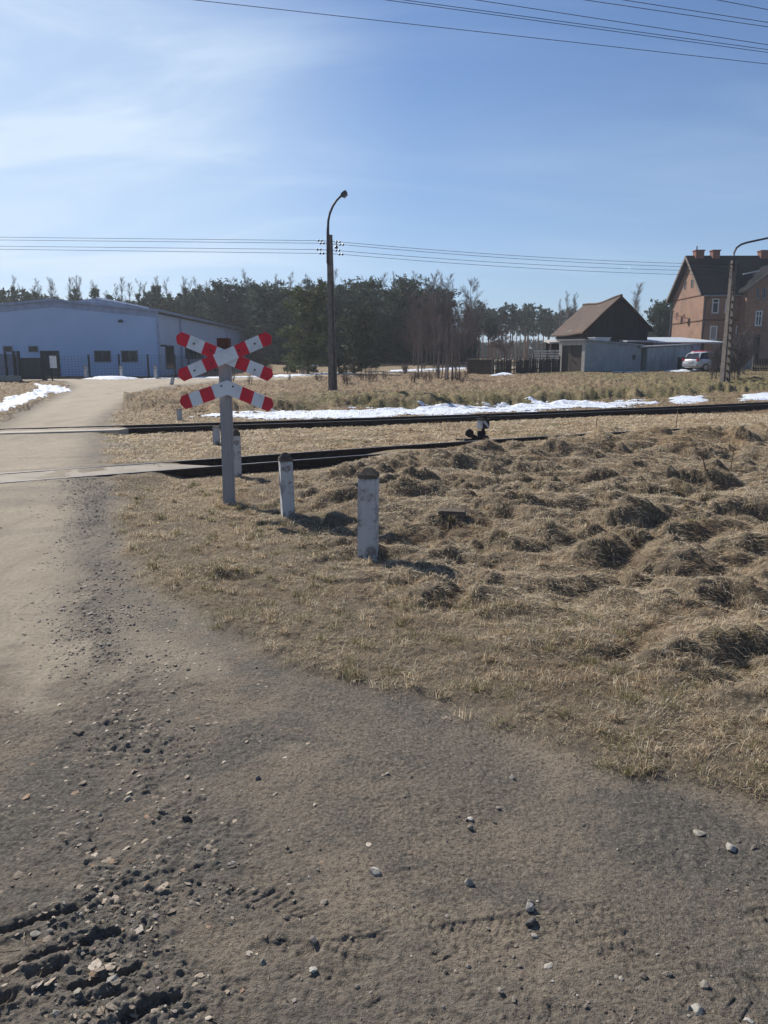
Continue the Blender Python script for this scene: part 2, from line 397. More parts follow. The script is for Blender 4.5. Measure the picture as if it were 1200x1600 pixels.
# hummocks of matted grass
hr = np.random.default_rng(5)
cnt = 0
while cnt < 70:
    y = 4.6 + 10.5 * hr.random() ** 0.9; x = -1.2 + hr.random() * (y * 0.62 + 2.0)
    i = min(np.searchsorted(DR, y), NR - 1); j = int(np.argmin(np.abs(GX[i] - x)))
    cnt += 1
    if FLD[i, j] * (TRK[i, j] > 1.3) < 0.6 or curve_near(np.array(x)) - (2.7 if x < 3.5 else 1.6) < y: continue
    k = hr.random()
    stamp(x, y, 0.10 + 0.24 * k, 0.08 + 0.12 * hr.random(), (0.035 + 0.085 * hr.random()) * (0.55 + 0.6 * k), hr.uniform(-0.6, 0.6), 3.2)
    for _k in range(2): stamp(x + hr.normal(0, .4), y - .22 + hr.normal(0, .25), .05 + .13 * hr.random(), .045 + .06 * hr.random(), -.04 - .06 * hr.random(), hr.uniform(-.5, .5), 2.8)
for (u, v, rx, ry, h, a) in [(805, 812, .26, .20, .20, .2), (930, 872, .3, .18, .15, .9), (900, 735, .32, .2, .17, .3), (850, 775, .45, .2, .13, .25), (1060, 770, .5, .2, .15, .2),
                             (1010, 700, .6, .3, .15, .2), (640, 790, .30, .2, .13, .5), (680, 895, .26, .14, .11, .1), (1080, 935, .3, .12, .10, .1), (1050, 885, .3, .16, .12, .3),
                             (980, 840, .4, .18, .10, .5), (1150, 700, .5, .3, .12, 0), (860, 925, .25, .12, .08, 0), (760, 870, .22, .1, .08, .2), (520, 800, .3, .18, .12, .6), (500, 850, .12, .1, .07, 0),
                             (1160, 860, .4, .2, .12, .3), (1130, 1010, .3, .12, .06, 0), (820, 1010, .3, .1, .05, 0.2)]:
    p = gnd(u, v); stamp(p[0], p[1], rx, ry, h * .55, a, 2.8)
for (u, v, rx, ry, h, a) in [(605, 872, .22, .1, -.09, .1), (470, 812, .28, .12, -.07, -.2), (540, 830, .2, .14, -.08, .4), (700, 880, .3, .12, -.10, 0), (500, 835, .2, .12, -.06, 0), (735, 950, .16, .09, -.05, 0)]:
    p = gnd(u, v); stamp(p[0], p[1], rx, ry, h, a, 2.4)
# deep lug marks pressed into the mud, tyre tread prints
I1 = int(np.searchsorted(DR, 4.6))
nx, ny = GX[:I1], GY[:I1]
for P, w, dp in [([(5, 1458), (60, 1441), (128, 1421)], .015, .026), ([(12, 1520), (95, 1490), (184, 1460)], .018, .030), ([(118, 1548), (170, 1536), (212, 1518)], .018, .028),
                 ([(48, 1532), (88, 1520)], .016, .025), ([(128, 1575), (182, 1560)], .015, .025), ([(196, 1598), (245, 1576), (280, 1564)], .020, .032), ([(-40, 1580), (10, 1568)], .03, .04), ([(60, 1660), (160, 1625)], .03, .04)]:
    d_, s_, w_ = line_sd(nx, ny, [gnd(*q) for q in P])
    ww = w * (0.80 + 0.75 * fbm(nx * 13, ny * 13, 83, 3) + .5 * fbm(nx * 5, ny * 5, 84, 2))
    dn = d_ + 0.012 * fbm(nx * 26, ny * 26, 87, 3)
    ww = np.maximum(ww, .003)
    Z[:I1] += -.78 * dp * np.clip(.75 + .5 * fbm(nx * 9, ny * 9, 88, 2), .2, 1.1) * (1 - sst(dn, ww * 0.35, ww * 1.25)) + 0.008 * (1 + fbm(nx * 20, ny * 20, 89, 3)) * np.exp(-((dn - .036) / .016) ** 2)
for P, w, pitch, dp in [([(1260, 1388), (1000, 1432), (640, 1478), (500, 1500)], .075, .030, .007), ([(300, 1362), (450, 1392), (600, 1442), (760, 1500)], .085, .036, .007),
                        ([(430, 1500), (600, 1540), (800, 1572), (900, 1585)], .09, .042, .009), ([(300, 1080), (450, 1092), (600, 1120), (800, 1168), (1000, 1230)], .085, .034, .006),
                        ([(420, 1150), (600, 1190), (760, 1212)], .08, .034, .005), ([(980, 1515), (1100, 1545), (1260, 1580)], .09, .045, .010), ([(1260, 1430), (1000, 1480), (820, 1500)], .07, .03, .005),
                        ([(60, 760), (120, 960), (160, 1200)], .12, .05, .004), ([(380, 1560), (480, 1450), (640, 1380)], .08, .036, .006)]:
    d_, s_, w_ = line_sd(nx, ny, [gnd(*q) for q in P])
    wob = s_ + 0.55 * np.abs(w_) + 0.01 * fbm(nx * 9, ny * 9, 91, 2)
    lug = sst(np.sin(wob * 2 * math.pi / pitch), 0.0, 0.7)
    patch = sst(fbm(nx * 3.2, ny * 3.2, 93, 3), -0.12, 0.22)
    inside = 1 - sst(d_, w * 0.85, w)
    Z[:I1] += DIRT[:I1] * patch * .68 * (-dp * 0.9 * inside * lug * np.clip(.6 + fbm(nx * 12, ny * 12, 95, 2), .1, 1) - dp * 0.5 * inside + dp * 0.6 * np.exp(-((d_ - w * 1.08) / 0.008) ** 2))

def gz(x, y):                               # ground height anywhere
    x = np.asarray(x, float); y = np.asarray(y, float)
    i = np.clip(np.searchsorted(DR, y) - 1, 0, NR - 2); fy = np.clip((y - DR[i]) / (DR[i + 1] - DR[i]), 0, 1)
    t = x / rw(y); c = np.interp(t, TC, np.arange(NC)); j = np.clip(c.astype(int), 0, NC - 2); fx = c - j
    return (Z[i, j] * (1 - fx) + Z[i, j + 1] * fx) * (1 - fy) + (Z[i + 1, j] * (1 - fx) + Z[i + 1, j + 1] * fx) * fy
def gsample(A, x, y):
    i = np.clip(np.searchsorted(DR, y), 0, NR - 1); c = np.interp(np.asarray(x) / rw(np.asarray(y)), TC, np.arange(NC))
    return A[i, np.clip(np.round(c).astype(int), 0, NC - 1)]
def gp(u, v):                               # photo point on the real ground
    x, d, k = ray(u, v); t = 1.0
    ts = np.concatenate([np.linspace(1.2, 40, 1500), np.linspace(40, 200, 1500)])
    h = EYE + k * ts / d; g = gz(x * ts / d, ts)
    hit = np.nonzero(h <= g)[0]
    t = ts[hit[0]] if len(hit) else 200.0
    return Vector((x * t / d, t, float(gz(x * t / d, t))))
def on(x, y, dz=0.0): return Vector((x, y, float(gz(x, y)) + dz))

# ground material (shared by road and ground, so the edge between them is only a mesh boundary)
def ground_material():
    t = NT('earth_and_turf'); p = t.pos()
    a = t.attr('mask'); r, g, b = t.sepc(a.outputs['Color'])[:3]; moss = a.outputs['Alpha']
    f2 = t.noise(p, 75, 5, 0.7); big = t.noise(p, 0.5, 5, 0.6); mid = t.noise(p, 2.6, 6, 0.62, 0.3); fine = t.noise(p, 26, 5, 0.65); grit = t.noise(p, 150, 3, 0.7)
    sand = t.mix(t.rng(mid, .35, .68), (0.43, 0.365, 0.28), (0.365, 0.305, 0.23))
    sand = t.mix(t.rng(fine, .42, .72), sand, (0.32, 0.27, 0.205))
    near = t.mix(t.rng(mid, .40, .62), (0.275, 0.222, 0.166), (0.208, 0.170, 0.130))
    near = t.mix(t.rng(big, .47, .60), near, (0.168, 0.146, 0.118))
    near = t.mix(t.math('MULTIPLY', t.rng(t.noise(p, 1.3, 6, 0.62, 0.6), .50, .62), .85), near, (0.108, 0.103, 0.092))
    near = t.mix(t.math('MULTIPLY', t.rng(t.noise(p, 5.5, 5, 0.65, 0.6), .54, .66), .6), near, (0.115, 0.107, 0.094))
    near = t.mix(t.rng(fine, .5, .75), near, (0.20, 0.168, 0.132))
    near = t.mix(t.math('MULTIPLY', t.rng(grit, .56, .70), 0.55), near, (0.27, 0.245, 0.21))
    near = t.mix(t.math('MULTIPLY', t.rng(grit, .46, .34), 0.5), near, (0.07, 0.06, 0.052))
    near = t.mix(t.math('MULTIPLY', t.rng(f2, .51, .62), .75), near, (0.062, 0.054, 0.044)); near = t.mix(t.math('MULTIPLY', t.rng(f2, .47, .38), .65), near, (0.31, 0.262, 0.205))
    sand = t.mix(t.math('MULTIPLY', t.rng(f2, .52, .66), .35), sand, (0.22, 0.18, 0.14))
    sand = t.mix(t.math('MULTIPLY', t.rng(t.noise(t.mapping(p, (1.0, .16, 1), (0, 0, .42)), 2.2, 5, .6), .5, .66), .5), sand, (0.27, 0.22, 0.165))
    dirt = t.mix(b, sand, near)
    grav = t.mix(t.rng(fine, .35, .62), (0.085, 0.077, 0.066), (0.20, 0.178, 0.15))
    grav = t.mix(t.math('MULTIPLY', t.rng(grit, .52, .66), 0.7), grav, (0.30, 0.275, 0.24))
    dirt = t.mix(t.math('MULTIPLY', g, 0.8), dirt, grav)
    st = t.mix(t.rng(mid, .36, .66), (0.34, 0.26, 0.16), (0.18, 0.13, 0.082))
    st = t.mix(t.rng(fine, .42, .68), st, (0.17, 0.125, 0.075))
    st = t.mix(b, st, t.mix(t.rng(fine, .4, .65), (0.205, 0.162, 0.112), (0.13, 0.104, 0.074)))
    gr = t.mix(t.rng(fine, .36, .62), (0.20, 0.175, 0.075), (0.10, 0.088, 0.044))
    st = t.mix(moss, st, gr)
    col = t.mix(r, dirt, st)
    t.base(col)
    t.rough(t.mix(t.rng(mid, .3, .7), (0.95, 0.95, 0.95), (0.86, 0.86, 0.86)))
    t.b.inputs['Specular IOR Level'].default_value = 0.12
    v1 = t.voro(p, 90)
    h = t.math('ADD', t.math('MULTIPLY', fine, 1.0), t.math('ADD', t.math('MULTIPLY', grit, 0.40), t.math('MULTIPLY', f2, .55)))
    h = t.math('ADD', h, t.math('MULTIPLY', t.rng(v1, .05, .5, 1, 0), 0.16))
    t.normal(t.bump(h, 0.72, 0.016, t.bump(t.noise(p, 300, 3, 0.7), 0.6, 0.004)))
    return t.m
M['earth'] = ground_material()

grassm = 1 - DIRT
mossm = sst(fbm(GX * .45, GY * .5, 101, 5, .62) + 0.34 * sst(GY, 21, 26) * (1 - sst(GY, 32, 46)) * sst(GX, -6, 6) + 0.12 * sst(GY, 40, 50) * sst(GX, 8, 16) - 0.10 * (GY < 18) - 0.05, 0.02, 0.42)
of_ = (GY - curve_far(GX)) * .9
bankm = sst(of_ + 1.2 * fbm(GX * .5, GY * .5, 113, 4), 4.9, 6.2) * (1 - .9 * sst(of_ + 3 * fbm(GX * .3, GY * .3, 115, 3), 8.5, 14)) * sst(GX, -6, -2) * (GY < 48)
lawnm = sst(GX + 3 * fbm(GX * .2, GY * .2, 117, 3), 9, 15) * sst(GY, 34, 44)
mossm = np.where(GY > 20, np.maximum(mossm * .35, np.clip(.72 * bankm * (.45 + .8 * sst(fbm(GX * 1.3, GY * .9, 119, 4, .6), -.3, .25)) + .6 * lawnm, 0, 1)), mossm)
mossm = mossm * (1 - 0.75 * sst(FLD * RGT * (GY < 18), .3, .8)) * (1 - 0.6 * sst(GY, 80, 95))
wet = 1 - sst(GX * -1.0 + 0.35 * fbm(GX * .8, GY * .8, 103, 3) - 0.13 * (GY - 4), 0.65, 1.25) * sst(GY, 2.6, 5.2)
wet = np.maximum(wet * (1 - sst(GY, 12, 14)), 0.04 + 0.30 * sst(fbm(GX * .9, GY * .22, 107, 4), .15, .6) )
for PP, sg in [([(-260, 1500), (150, 1330), (500, 1225), (900, 1255), (1400, 1400)], .55), ([(-100, 1420), (220, 1245), (520, 1150), (900, 1180), (1400, 1300)], -.27), ([(300, 1750), (520, 1480), (800, 1405), (1400, 1390)], -.25), ([(560, 1750), (720, 1560), (950, 1490), (1400, 1470)], .5), ([(60, 1000), (50, 1150), (-60, 1500)], -.2)]:
    dd_, _, _ = line_sd(GX, GY, [gnd(*q_) for q_ in PP]); wet = wet + sg * np.exp(-(dd_ / .11) ** 2) * (GY < 6)
wet = sst(wet + .5 * fbm(GX * 3.5, GY * 3.0, 109, 5, .65), .25, .75)
wet = np.maximum(wet, 0.9 * np.exp(-((SD + 0.35) / 0.6) ** 2) * (GY < 16))
wet = np.maximum(wet, 0.8 * np.exp(-((SD - 0.15) / 0.35) ** 2) * (GY < 60))
MASK = np.stack([grassm, GRAV, wet, mossm], -1).reshape(-1, 4)
Vg = np.stack([GX, GY, Z], -1).reshape(-1, 3)
ii, jj = np.meshgrid(np.arange(NR - 1), np.arange(NC - 1), indexing='ij')
q = np.stack([ii * NC + jj, ii * NC + jj + 1, (ii + 1) * NC + jj + 1, (ii + 1) * NC + jj], -1).reshape(-1, 4)
isroad = (SD[:-1, :-1] > 0).ravel()
def sub_grid(name, qs, label, cat):
    used = np.unique(qs); re = np.zeros(NR * NC, np.int64); re[used] = np.arange(len(used))
    o = np_mesh(name, Vg[used], quads=re[qs], mats=[M['earth']], smooth=True, attrs={'mask': MASK[used]})
    return tag(o, label, cat, kind='structure')
sub_grid('ground', q[~isroad], 'uneven ground of dry straw coloured turf around the dirt road and tracks', 'ground')
sub_grid('dirt_road', q[isroad], 'sandy unpaved road and junction crossing the rails towards the pale blue hall', 'road')
# ------------------------------------------------------------------ railway
M['rail'] = simple('rusty_rail_steel', (.032, .026, .022), (.055, .040, .030), 9, .75, .004, 60)
M['railtop'] = simple('worn_rail_head', (.20, .185, .175), (.13, .11, .10), 8, .42, metal=.7)
M['sleeper'] = simple('tarred_sleeper_wood', (.045, .036, .03), (.075, .06, .048), 5, .9, .006, 30, stretch=(1, 6, 6))
M['deck'] = simple('crossing_concrete', (.33, .29, .235), (.25, .215, .17), 2.5, .9, .006, 45)
M['deck2'] = simple('pale_edge_concrete', (.42, .375, .31), (.34, .295, .235), 3, .9, .005, 45)
def rail_mesh(center_f, off, xs, z0, name, parent):
    P = offset_curve(center_f, xs, off); dx = np.gradient(P[:, 0]); dy = np.gradient(P[:, 1]); n = np.hypot(dx, dy)
    nx_, ny_ = -dy / n, dx / n
    prof = [(-.055, 0), (.055, 0), (.055, .018), (.012, .03), (.012, .10), (.030, .108), (.030, .138), (-.030, .138), (-.030, .108), (-.012, .10), (-.012, .03), (-.055, .018)]
    V = []; Q = []; mi = []; k = len(prof)
    for i in range(len(P)):
        for a, b in prof: V.append((P[i, 0] + nx_[i] * a, P[i, 1] + ny_[i] * a, z0[i] + b))
    for i in range(len(P) - 1):
        for j in range(k):
            Q.append((i * k + j, i * k + (j + 1) % k, (i + 1) * k + (j + 1) % k, (i + 1) * k + j)); mi.append(1 if j == 6 else 0)
    return np_mesh(name, V, quads=Q, mats=[M['rail'], M['railtop']], midx=mi, parent=parent)
def track(f, side, label, x0, x1, zt=.10):
    root = tag(empty('railway_track', on(0, float(f(np.array(0.0))))), label, 'railway track')
    bz = root.location.copy()
    xs = np.arange(x0, x1, .25)
    z0 = np.full(len(xs), zt - .138)
    for off in (0, side * GAUGE):
        o = rail_mesh(f, off, xs, z0, 'rail', root); o.matrix_parent_inverse = Matrix.Translation(-bz)
    C_ = offset_curve(f, np.arange(x0, x1, .02), side * GAUGE / 2); s = np.concatenate(([0], np.cumsum(np.hypot(*np.diff(C_, axis=0).T))))
    n = 0; proto = None
    for d in np.arange(.3, s[-1], .68):
        i = int(np.searchsorted(s, d)); c = C_[min(i, len(C_) - 1)]; e = C_[min(i + 3, len(C_) - 1)] - C_[max(i - 3, 0)]
        if abs(c[0]) > 22 or n >= 90: continue
        n += 1
        rz = math.atan2(e[1], e[0])
        if proto is None:
            proto = MB().box((0, 0, 0), (.22, 1.5, .13)).build('sleeper', M['sleeper'], root, bevel=.012); sl_ = proto
        else:
            sl_ = proto.copy(); COL.objects.link(sl_); sl_.parent = root
        sl_.location = Vector((c[0], c[1], zt - .142 - .062)) - bz; sl_.rotation_euler = (0, 0, rz + R.uniform(-.03, .03))
    return root
track(curve_near, -1, 'nearer narrow railway track, sunk in grass and disappearing behind the grassy ridge', -16, 16)
track(curve_far, 1, 'farther railway track running in front of the strip of snow', -24, 40)
def ribbon(f, o1, o2, xs1, xs2, z, thick, name, m):
    A = offset_curve(f, xs1, o1); B = offset_curve(f, xs2, o2); n = len(A); V = []
    for P in (A, B):
        for p in P: V.append((p[0], p[1], z))
    for P in (A, B):
        for p in P: V.append((p[0], p[1], z - thick))
    Q = []
    for i in range(n - 1):
        Q += [(i, i + 1, n + i + 1, n + i), (2 * n + i, 3 * n + i, 3 * n + i + 1, 2 * n + i + 1), (i, 2 * n + i, 2 * n + i + 1, i + 1), (n + i, n + i + 1, 3 * n + i + 1, 3 * n + i)]
    Q += [(0, n, 3 * n, 2 * n), (n - 1, 3 * n - 1, 4 * n - 1, 2 * n - 1)]
    return np_mesh(name, V, quads=Q, mats=[m])
xa1 = np.linspace(-9.2, -3.45, 40); xa2 = np.linspace(-9.0, -2.95, 40)
tag(ribbon(curve_near, -.07, -GAUGE + .07, xa1, xa2, .095, .14, 'crossing_deck', M['deck']), 'flat grey concrete deck between the nearer rails where the road crosses', 'crossing deck')
tag(ribbon(curve_far, -.42, -.05, np.linspace(-9.9, -6.0, 30), np.linspace(-9.9, -5.8, 30), .102, .15, 'crossing_edge', M['deck2']), 'pale concrete edge strip along the far rail across the road', 'concrete strip')

# ------------------------------------------------------------------ buildings
def clad(name, c, scale=1.0, axis=0, dark=.93, seam=6.0):
    t = NT(name); p = t.obj(); 
    s = t.n.new('ShaderNodeSeparateXYZ'); t.l.new(p, s.inputs[0])
    u = t.math('ADD', s.outputs[0], s.outputs[1])
    w = t.math('FRACT', t.math('MULTIPLY', u, seam))
    line = t.rng(t.math('ABSOLUTE', t.math('SUBTRACT', w, .5)), .40, .5)
    c0 = t.mix(t.rng(t.noise(p, .5, 5), .3, .7), c, tuple(k * dark for k in c))
    t.base(t.mix(t.math('MULTIPLY', line, .05), c0, tuple(k * .6 for k in c))).rough(.55)
    t.normal(t.bump(w, .12, .006)); return t.m
M['hall'] = clad('pale_blue_sheet_cladding', (.345, .47, .68), seam=1.0)
M['hallside'] = clad('grey_blue_sheet_cladding', (.40, .48, .62), seam=1.0)
M['halltrim'] = simple('blue_grey_flashing', (.27, .33, .47), None, 2, .5)
M['dark'] = simple('dark_painted_metal', (.022, .026, .032), (.035, .038, .042), 5, .6)
M['glassd'] = simple('dark_window_glass', (.018, .022, .028), (.03, .035, .04), 1.2, .12)
M['frame'] = simple('white_window_frame', (.62, .62, .62), (.52, .52, .52), 4, .6)
M['grayframe'] = simple('grey_window_frame', (.16, .18, .22), None, 4, .6)
M['concrete'] = simple('weathered_concrete', (.30, .285, .265), (.22, .205, .19), 4, .9, .004, 60)
M['roofdark'] = simple('black_roof_sheet', (.012, .013, .015), (.018, .019, .021), 3, .95, .01, 12); M['roofdark'].node_tree.nodes['Principled BSDF'].inputs['Specular IOR Level'].default_value = .1
M['pipe'] = simple('zinc_pipe', (.22, .24, .27), None, 4, .5, metal=.3)
M['notice'] = simple('notice_board_white', (.70, .71, .72), (.6, .61, .62), 6, .6)

def window(parent, o, ux, uz, w, h, nrm, frame, glass, fw=.07, cross=None, sill=False, deep=.03):
    """o: centre on the wall; ux, uz unit axes; nrm outward"""
    o = Vector(o); ux = Vector(ux).normalized(); uz = Vector(uz); nrm = Vector(nrm).normalized()
    def slab(mb, cx, cz, sx, sz, d0, d1):
        c = o + ux * cx + uz * cz + nrm * (d0 + d1) / 2
        mb.box(c, (sx, d1 - d0, sz), Matrix((ux, nrm, uz)).transposed())
    f = MB()
    slab(f, -(w - fw) / 2, 0, fw, h, -.02, deep + .02); slab(f, (w - fw) / 2, 0, fw, h, -.02, deep + .02)
    slab(f, 0, (h - fw) / 2, w - 2 * fw - .002, fw, -.02, deep + .02); slab(f, 0, -(h - fw) / 2, w - 2 * fw - .002, fw, -.02, deep + .02)
    for (kind, k) in (cross or []):
        if kind == 'v': slab(f, k * w, 0, fw * .8, h - 2 * fw - .004, -.015, deep + .012)
        else: slab(f, 0, k * h, w - 2 * fw - .004, fw * .8, -.014, deep + .010)
    fo = f.build('window', frame, parent)
    g = MB(); slab(g, 0, 0, w - 2 * fw + .01, h - 2 * fw + .01, -.018, deep - .015); g.build('pane', glass, fo)
    if sill:
        s_ = MB(); slab(s_, 0, -h / 2 - .05, w + .16, .08, -.02, deep + .10); s_.build('sill', M['concrete'], fo)
    return fo
def local(root, objs):
    inv = Matrix.Translation(-root.location)
    for o in objs: o.matrix_parent_inverse = inv
def settle(root):                                   # children were modelled in world space
    inv = root.matrix_world.inverted() if False else (Matrix.Translation(root.location) @ Matrix.Rotation(root.rotation_euler.z, 4, 'Z')).inverted()
    for c in root.children: c.matrix_parent_inverse = inv

# pale blue hall
Yh = 62.0
hx1 = at(244.5, 500, Yh).x; hxm = at(83, 500, Yh).x; hx0 = hxm - (hx1 - hxm)
zb = float(gz(hx1, Yh)) - .25; ze = at(244.5, 487, Yh).z; za = at(83, 471, Yh).z
hall = tag(empty('industrial_hall', (hxm, Yh, 0)), 'pale blue sheet metal hall with a low gable behind the wire fence', 'industrial hall')
yb = 108.0
shift = at(391, 540, yb).x - hx1
def hz(x): return za + (ze - za) * abs(x - hxm) / (hx1 - hxm)
w = MB(); w.prism([(hx0, Yh, zb), (hx1, Yh, zb), (hx1, Yh, ze), (hxm, Yh, za), (hx0, Yh, ze)], (0, .3, 0)); w.build('gable_wall', M['hall'], hall)
w = MB(); w.prism([(hx1 - .02, Yh + .302, zb), (hx1 - .3, Yh + .302, zb), (hx1 - .3 + shift, yb, zb), (hx1 + shift, yb, zb)], (0, 0, ze - zb - .12)); w.build('side_wall', M['hallside'], hall)
w = MB(); w.prism([(hx0, Yh + .302, zb), (hx0 + .3, Yh + .302, zb), (hx0 + .3 + shift, yb, zb), (hx0 + shift, yb, zb)], (0, 0, ze - zb - .12)); w.build('side_wall', M['hallside'], hall)
rf = MB()
for x_a, x_b in ((hxm, hx1 + .25), (hxm, hx0 - .25)):
    za_, zb_ = za, za + (ze - za) * (abs(x_b - hxm) / (hx1 - hxm))
    rf.add([(x_a, Yh - .25, za_ + .02), (x_b, Yh - .25, zb_ + .02), (x_b + shift, yb + .2, zb_ + .02), (x_a + shift, yb + .2, za_ + .02),
            (x_a, Yh - .25, za_ + .20), (x_b, Yh - .25, zb_ + .20), (x_b + shift, yb + .2, zb_ + .20), (x_a + shift, yb + .2, za_ + .20)],
           [(3, 2, 1, 0), (4, 5, 6, 7), (0, 1, 5, 4), (1, 2, 6, 5), (2, 3, 7, 6), (3, 0, 4, 7)])
rf.build('roof', M['halltrim'], hall)
fa = MB()
for x_b in (hx1 + .05, hx0 - .05):
    zz_ = za + (ze - za) * (abs(x_b - hxm) / (hx1 - hxm))
    fa.prism([(hxm, Yh - .06, za + .015), (x_b, Yh - .06, zz_ + .015), (x_b, Yh - .06, zz_ - .42), (hxm, Yh - .06, za - .42)], (0, .055, 0))
fa.build('fascia', M['halltrim'], hall)
g = MB(); g.tube([(hx1 + .3, Yh - .2, ze + .02), (hx1 + .3 + shift, yb, ze + .02)], .12, 6); g.build('gutter', M['pipe'], hall)
M['snowroof'] = M['snow'] = None
for (u0, v0, u1, v1, kind) in [(5.5, 540.5, 19.5, 550.5, 'w'), (45, 540.5, 59.5, 550.5, 'w'), (148, 547.5, 173, 566, 'w'), (190, 547.5, 215, 566, 'w')]:
    a = at(u0, v1, Yh); b_ = at(u1, v0, Yh)
    window(hall, ((a.x + b_.x) / 2, Yh, (a.z + b_.z) / 2), (1, 0, 0), (0, 0, 1), b_.x - a.x, b_.z - a.z, (0, -1, 0), M['grayframe'], M['glassd'], .06, [('v', 0)] if u0 > 100 else None)
a = at(66.5, 586, Yh); b_ = at(92, 548, Yh)
d_ = MB(); d_.box2((a.x, Yh - .05, zb), (b_.x, Yh - .002, b_.z)); d_.build('gate_door', M['dark'], hall)
def on_side(t): return (hx1 + shift * t, Yh + (yb - Yh) * t)
def side_t(u):                                       # where along the side wall a photo column falls
    lo, hi = 0, 1
    for _ in range(40):
        m_ = (lo + hi) / 2; p = on_side(m_)
        if p[0] / p[1] * 1.0 < (u - 600) / 1200 * 1.0 / 1.03: lo = m_
        else: hi = m_
    return lo
sx, sy = shift, yb - Yh; sl_ = math.hypot(sx, sy)
for (t0, t1, z0, z1) in [(.045, .105, 0.0, 1.95), (.19, .33, .75, 1.85), (.40, .54, .75, 1.85)]:
    m_ = (t0 + t1) / 2; c = on_side(m_); gz0 = float(gz(*c))
    window(hall, (c[0], c[1], gz0 + (z0 + z1) / 2 + .5), (sx / sl_, sy / sl_, 0), (0, 0, 1), (t1 - t0) * sl_, z1 - z0, (sy, -sx, 0), M['grayframe'], M['glassd'], .08, [('v', -.25), ('v', 0), ('v', .25)] if t0 > .1 else None)
for t_ in (.0, .155, .62, .8):
    c = on_side(t_); pp = MB(); pp.tube([(c[0] + .12, c[1] - (.1 if t_ == 0 else 0), zb), (c[0] + .12, c[1] - (.1 if t_ == 0 else 0), ze)], .07, 6); pp.build('downpipe', M['halltrim'], hall)
a = at(189, 502, Yh); l_ = MB(); l_.box((a.x, Yh - .12, a.z), (.3, .22, .16)); l_.box((a.x, Yh - .05, a.z + .1), (.08, .1, .1)); l_.build('wall_lamp', M['dark'], hall)
a = at(247, 540, Yh); l_ = MB(); l_.box((a.x + .25, Yh + .6, a.z), (.35, .3, .14)); l_.build('wall_lamp', M['dark'], hall)
settle(hall)
# taller rear bay with a snow covered roof
M['snowr'] = simple('snow_on_roof', (.80, .82, .85), (.7, .72, .76), 2, .7)
a = at(147, 466, 92); b_ = at(196, 475, 92)
rear = tag(empty('rear_hall', (a.x + 2, 92, 0)), 'grey upper bay with a snowy roof rising behind the ridge of the pale blue hall', 'building')
MB().prism([(a.x - 4, 92, za - 1), (b_.x, 92, za - 1), (b_.x, 92, b_.z), (a.x, 92, a.z), (a.x - 4, 92, a.z - .6)], (0, 8, 0)).build('wall', M['halltrim'], rear)
MB().prism([(a.x + .3, 91.8, a.z - .02), (b_.x + .3, 91.8, b_.z - .05), (b_.x + .3, 91.8, b_.z + .12), (a.x + .3, 91.8, a.z + .16)], (0, 8.2, 0)).build('roof', M['snowr'], rear)
settle(rear)

# wire fence, gate, notice board before the hall
M['fencepost'] = simple('dark_green_fence_post', (.018, .024, .028), None, 4, .6)
M['mesh'] = simple('grey_fence_wire', (.05, .06, .075), None, 4, .6)
M['gatefill'] = simple('dark_blue_gate_sheet', (.035, .045, .06), None, 3, .6)
Yf = 57.2
fence = tag(empty('wire_fence', on(at(187, 580, Yf).x, Yf)), 'dark wire mesh fence on thin posts in front of the pale blue hall', 'fence')
fx = [at(u, 580, Yf).x for u in (140, 187, 232, 274)]
pts = [(x, Yf + .9 * k) for k, x in enumerate(fx)]
pts = [(at(69, 580, Yf).x + .1, Yf - .4), (at(94, 580, Yf).x, Yf - .3)] + [(x, Yf) for x in fx] + [(at(300, 580, 62).x, 61.0), (at(318, 580, 69).x, 69), (at(336, 580, 77).x, 77), (at(356, 580, 86).x, 86)]
for (x, y) in pts[1:]:
    b0 = float(gz(x, y)); MB().box((x, y, b0 + .78), (.11, .11, 1.76)).box((x, y, b0 + 1.69), (.13, .13, .04)).build('post', M['fencepost'], fence)
for (p, q_) in zip(pts[:-1], pts[1:]):
    m_ = MB(); L = math.dist(p, q_); za0, zb0 = float(gz(*p)), float(gz(*q_))
    for k in range(0, 9): zz0 = .12 + k * .185; m_.bar((p[0], p[1], za0 + zz0), (q_[0], q_[1], zb0 + zz0), .012, .012)
    nn = int(L / .22)
    for k in range(1, nn):
        t_ = k / nn; x = p[0] + (q_[0] - p[0]) * t_; y = p[1] + (q_[1] - p[1]) * t_; z0 = za0 + (zb0 - za0) * t_
        m_.bar((x, y + .012, z0 + .08), (x, y + .012, z0 + 1.65), .010, .010)
    m_.build('mesh_panel', M['mesh'], fence)
settle(fence)
Yg = 53.5
def gx_(u): return at(u, 580, Yg).x
gate = tag(empty('sliding_gate', on(gx_(49), Yg)), 'dark solid gate panel standing between posts at the entrance of the hall yard', 'gate')
gzb = float(gz(gx_(49), Yg))
ztop = at(49, 559, Yg).z; 
pn = MB(); pn.box2((gx_(33), Yg, gzb + .08), (gx_(66), Yg + .05, ztop)); 
for k in range(7): pn.box((gx_(33) + (gx_(66) - gx_(33)) * (k + .5) / 7, Yg - .012, (gzb + .08 + ztop) / 2), (.05, .03, ztop - gzb - .16))
pn.build('gate_panel', M['gatefill'], gate)
for u in (23.5, 31, 67, 71): MB().box((gx_(u), Yg + .02, (gzb + ztop + .45) / 2), (.14, .14, ztop - gzb + .45)).build('gate_post', M['fencepost'], gate)
MB().bar((gx_(22), Yg + .12, ztop + .38), (gx_(32), Yg + .12, ztop + .38), .06, .06).bar((gx_(21), Yg + .2, gzb + .1), (gx_(26), Yg + .05, ztop), .05, .05).build('gate_frame', M['fencepost'], gate)
settle(gate)
pf = tag(empty('panel_fence', on(gx_(10), Yg)), 'grey blue sheet fence on a low concrete footing at the left edge', 'fence')
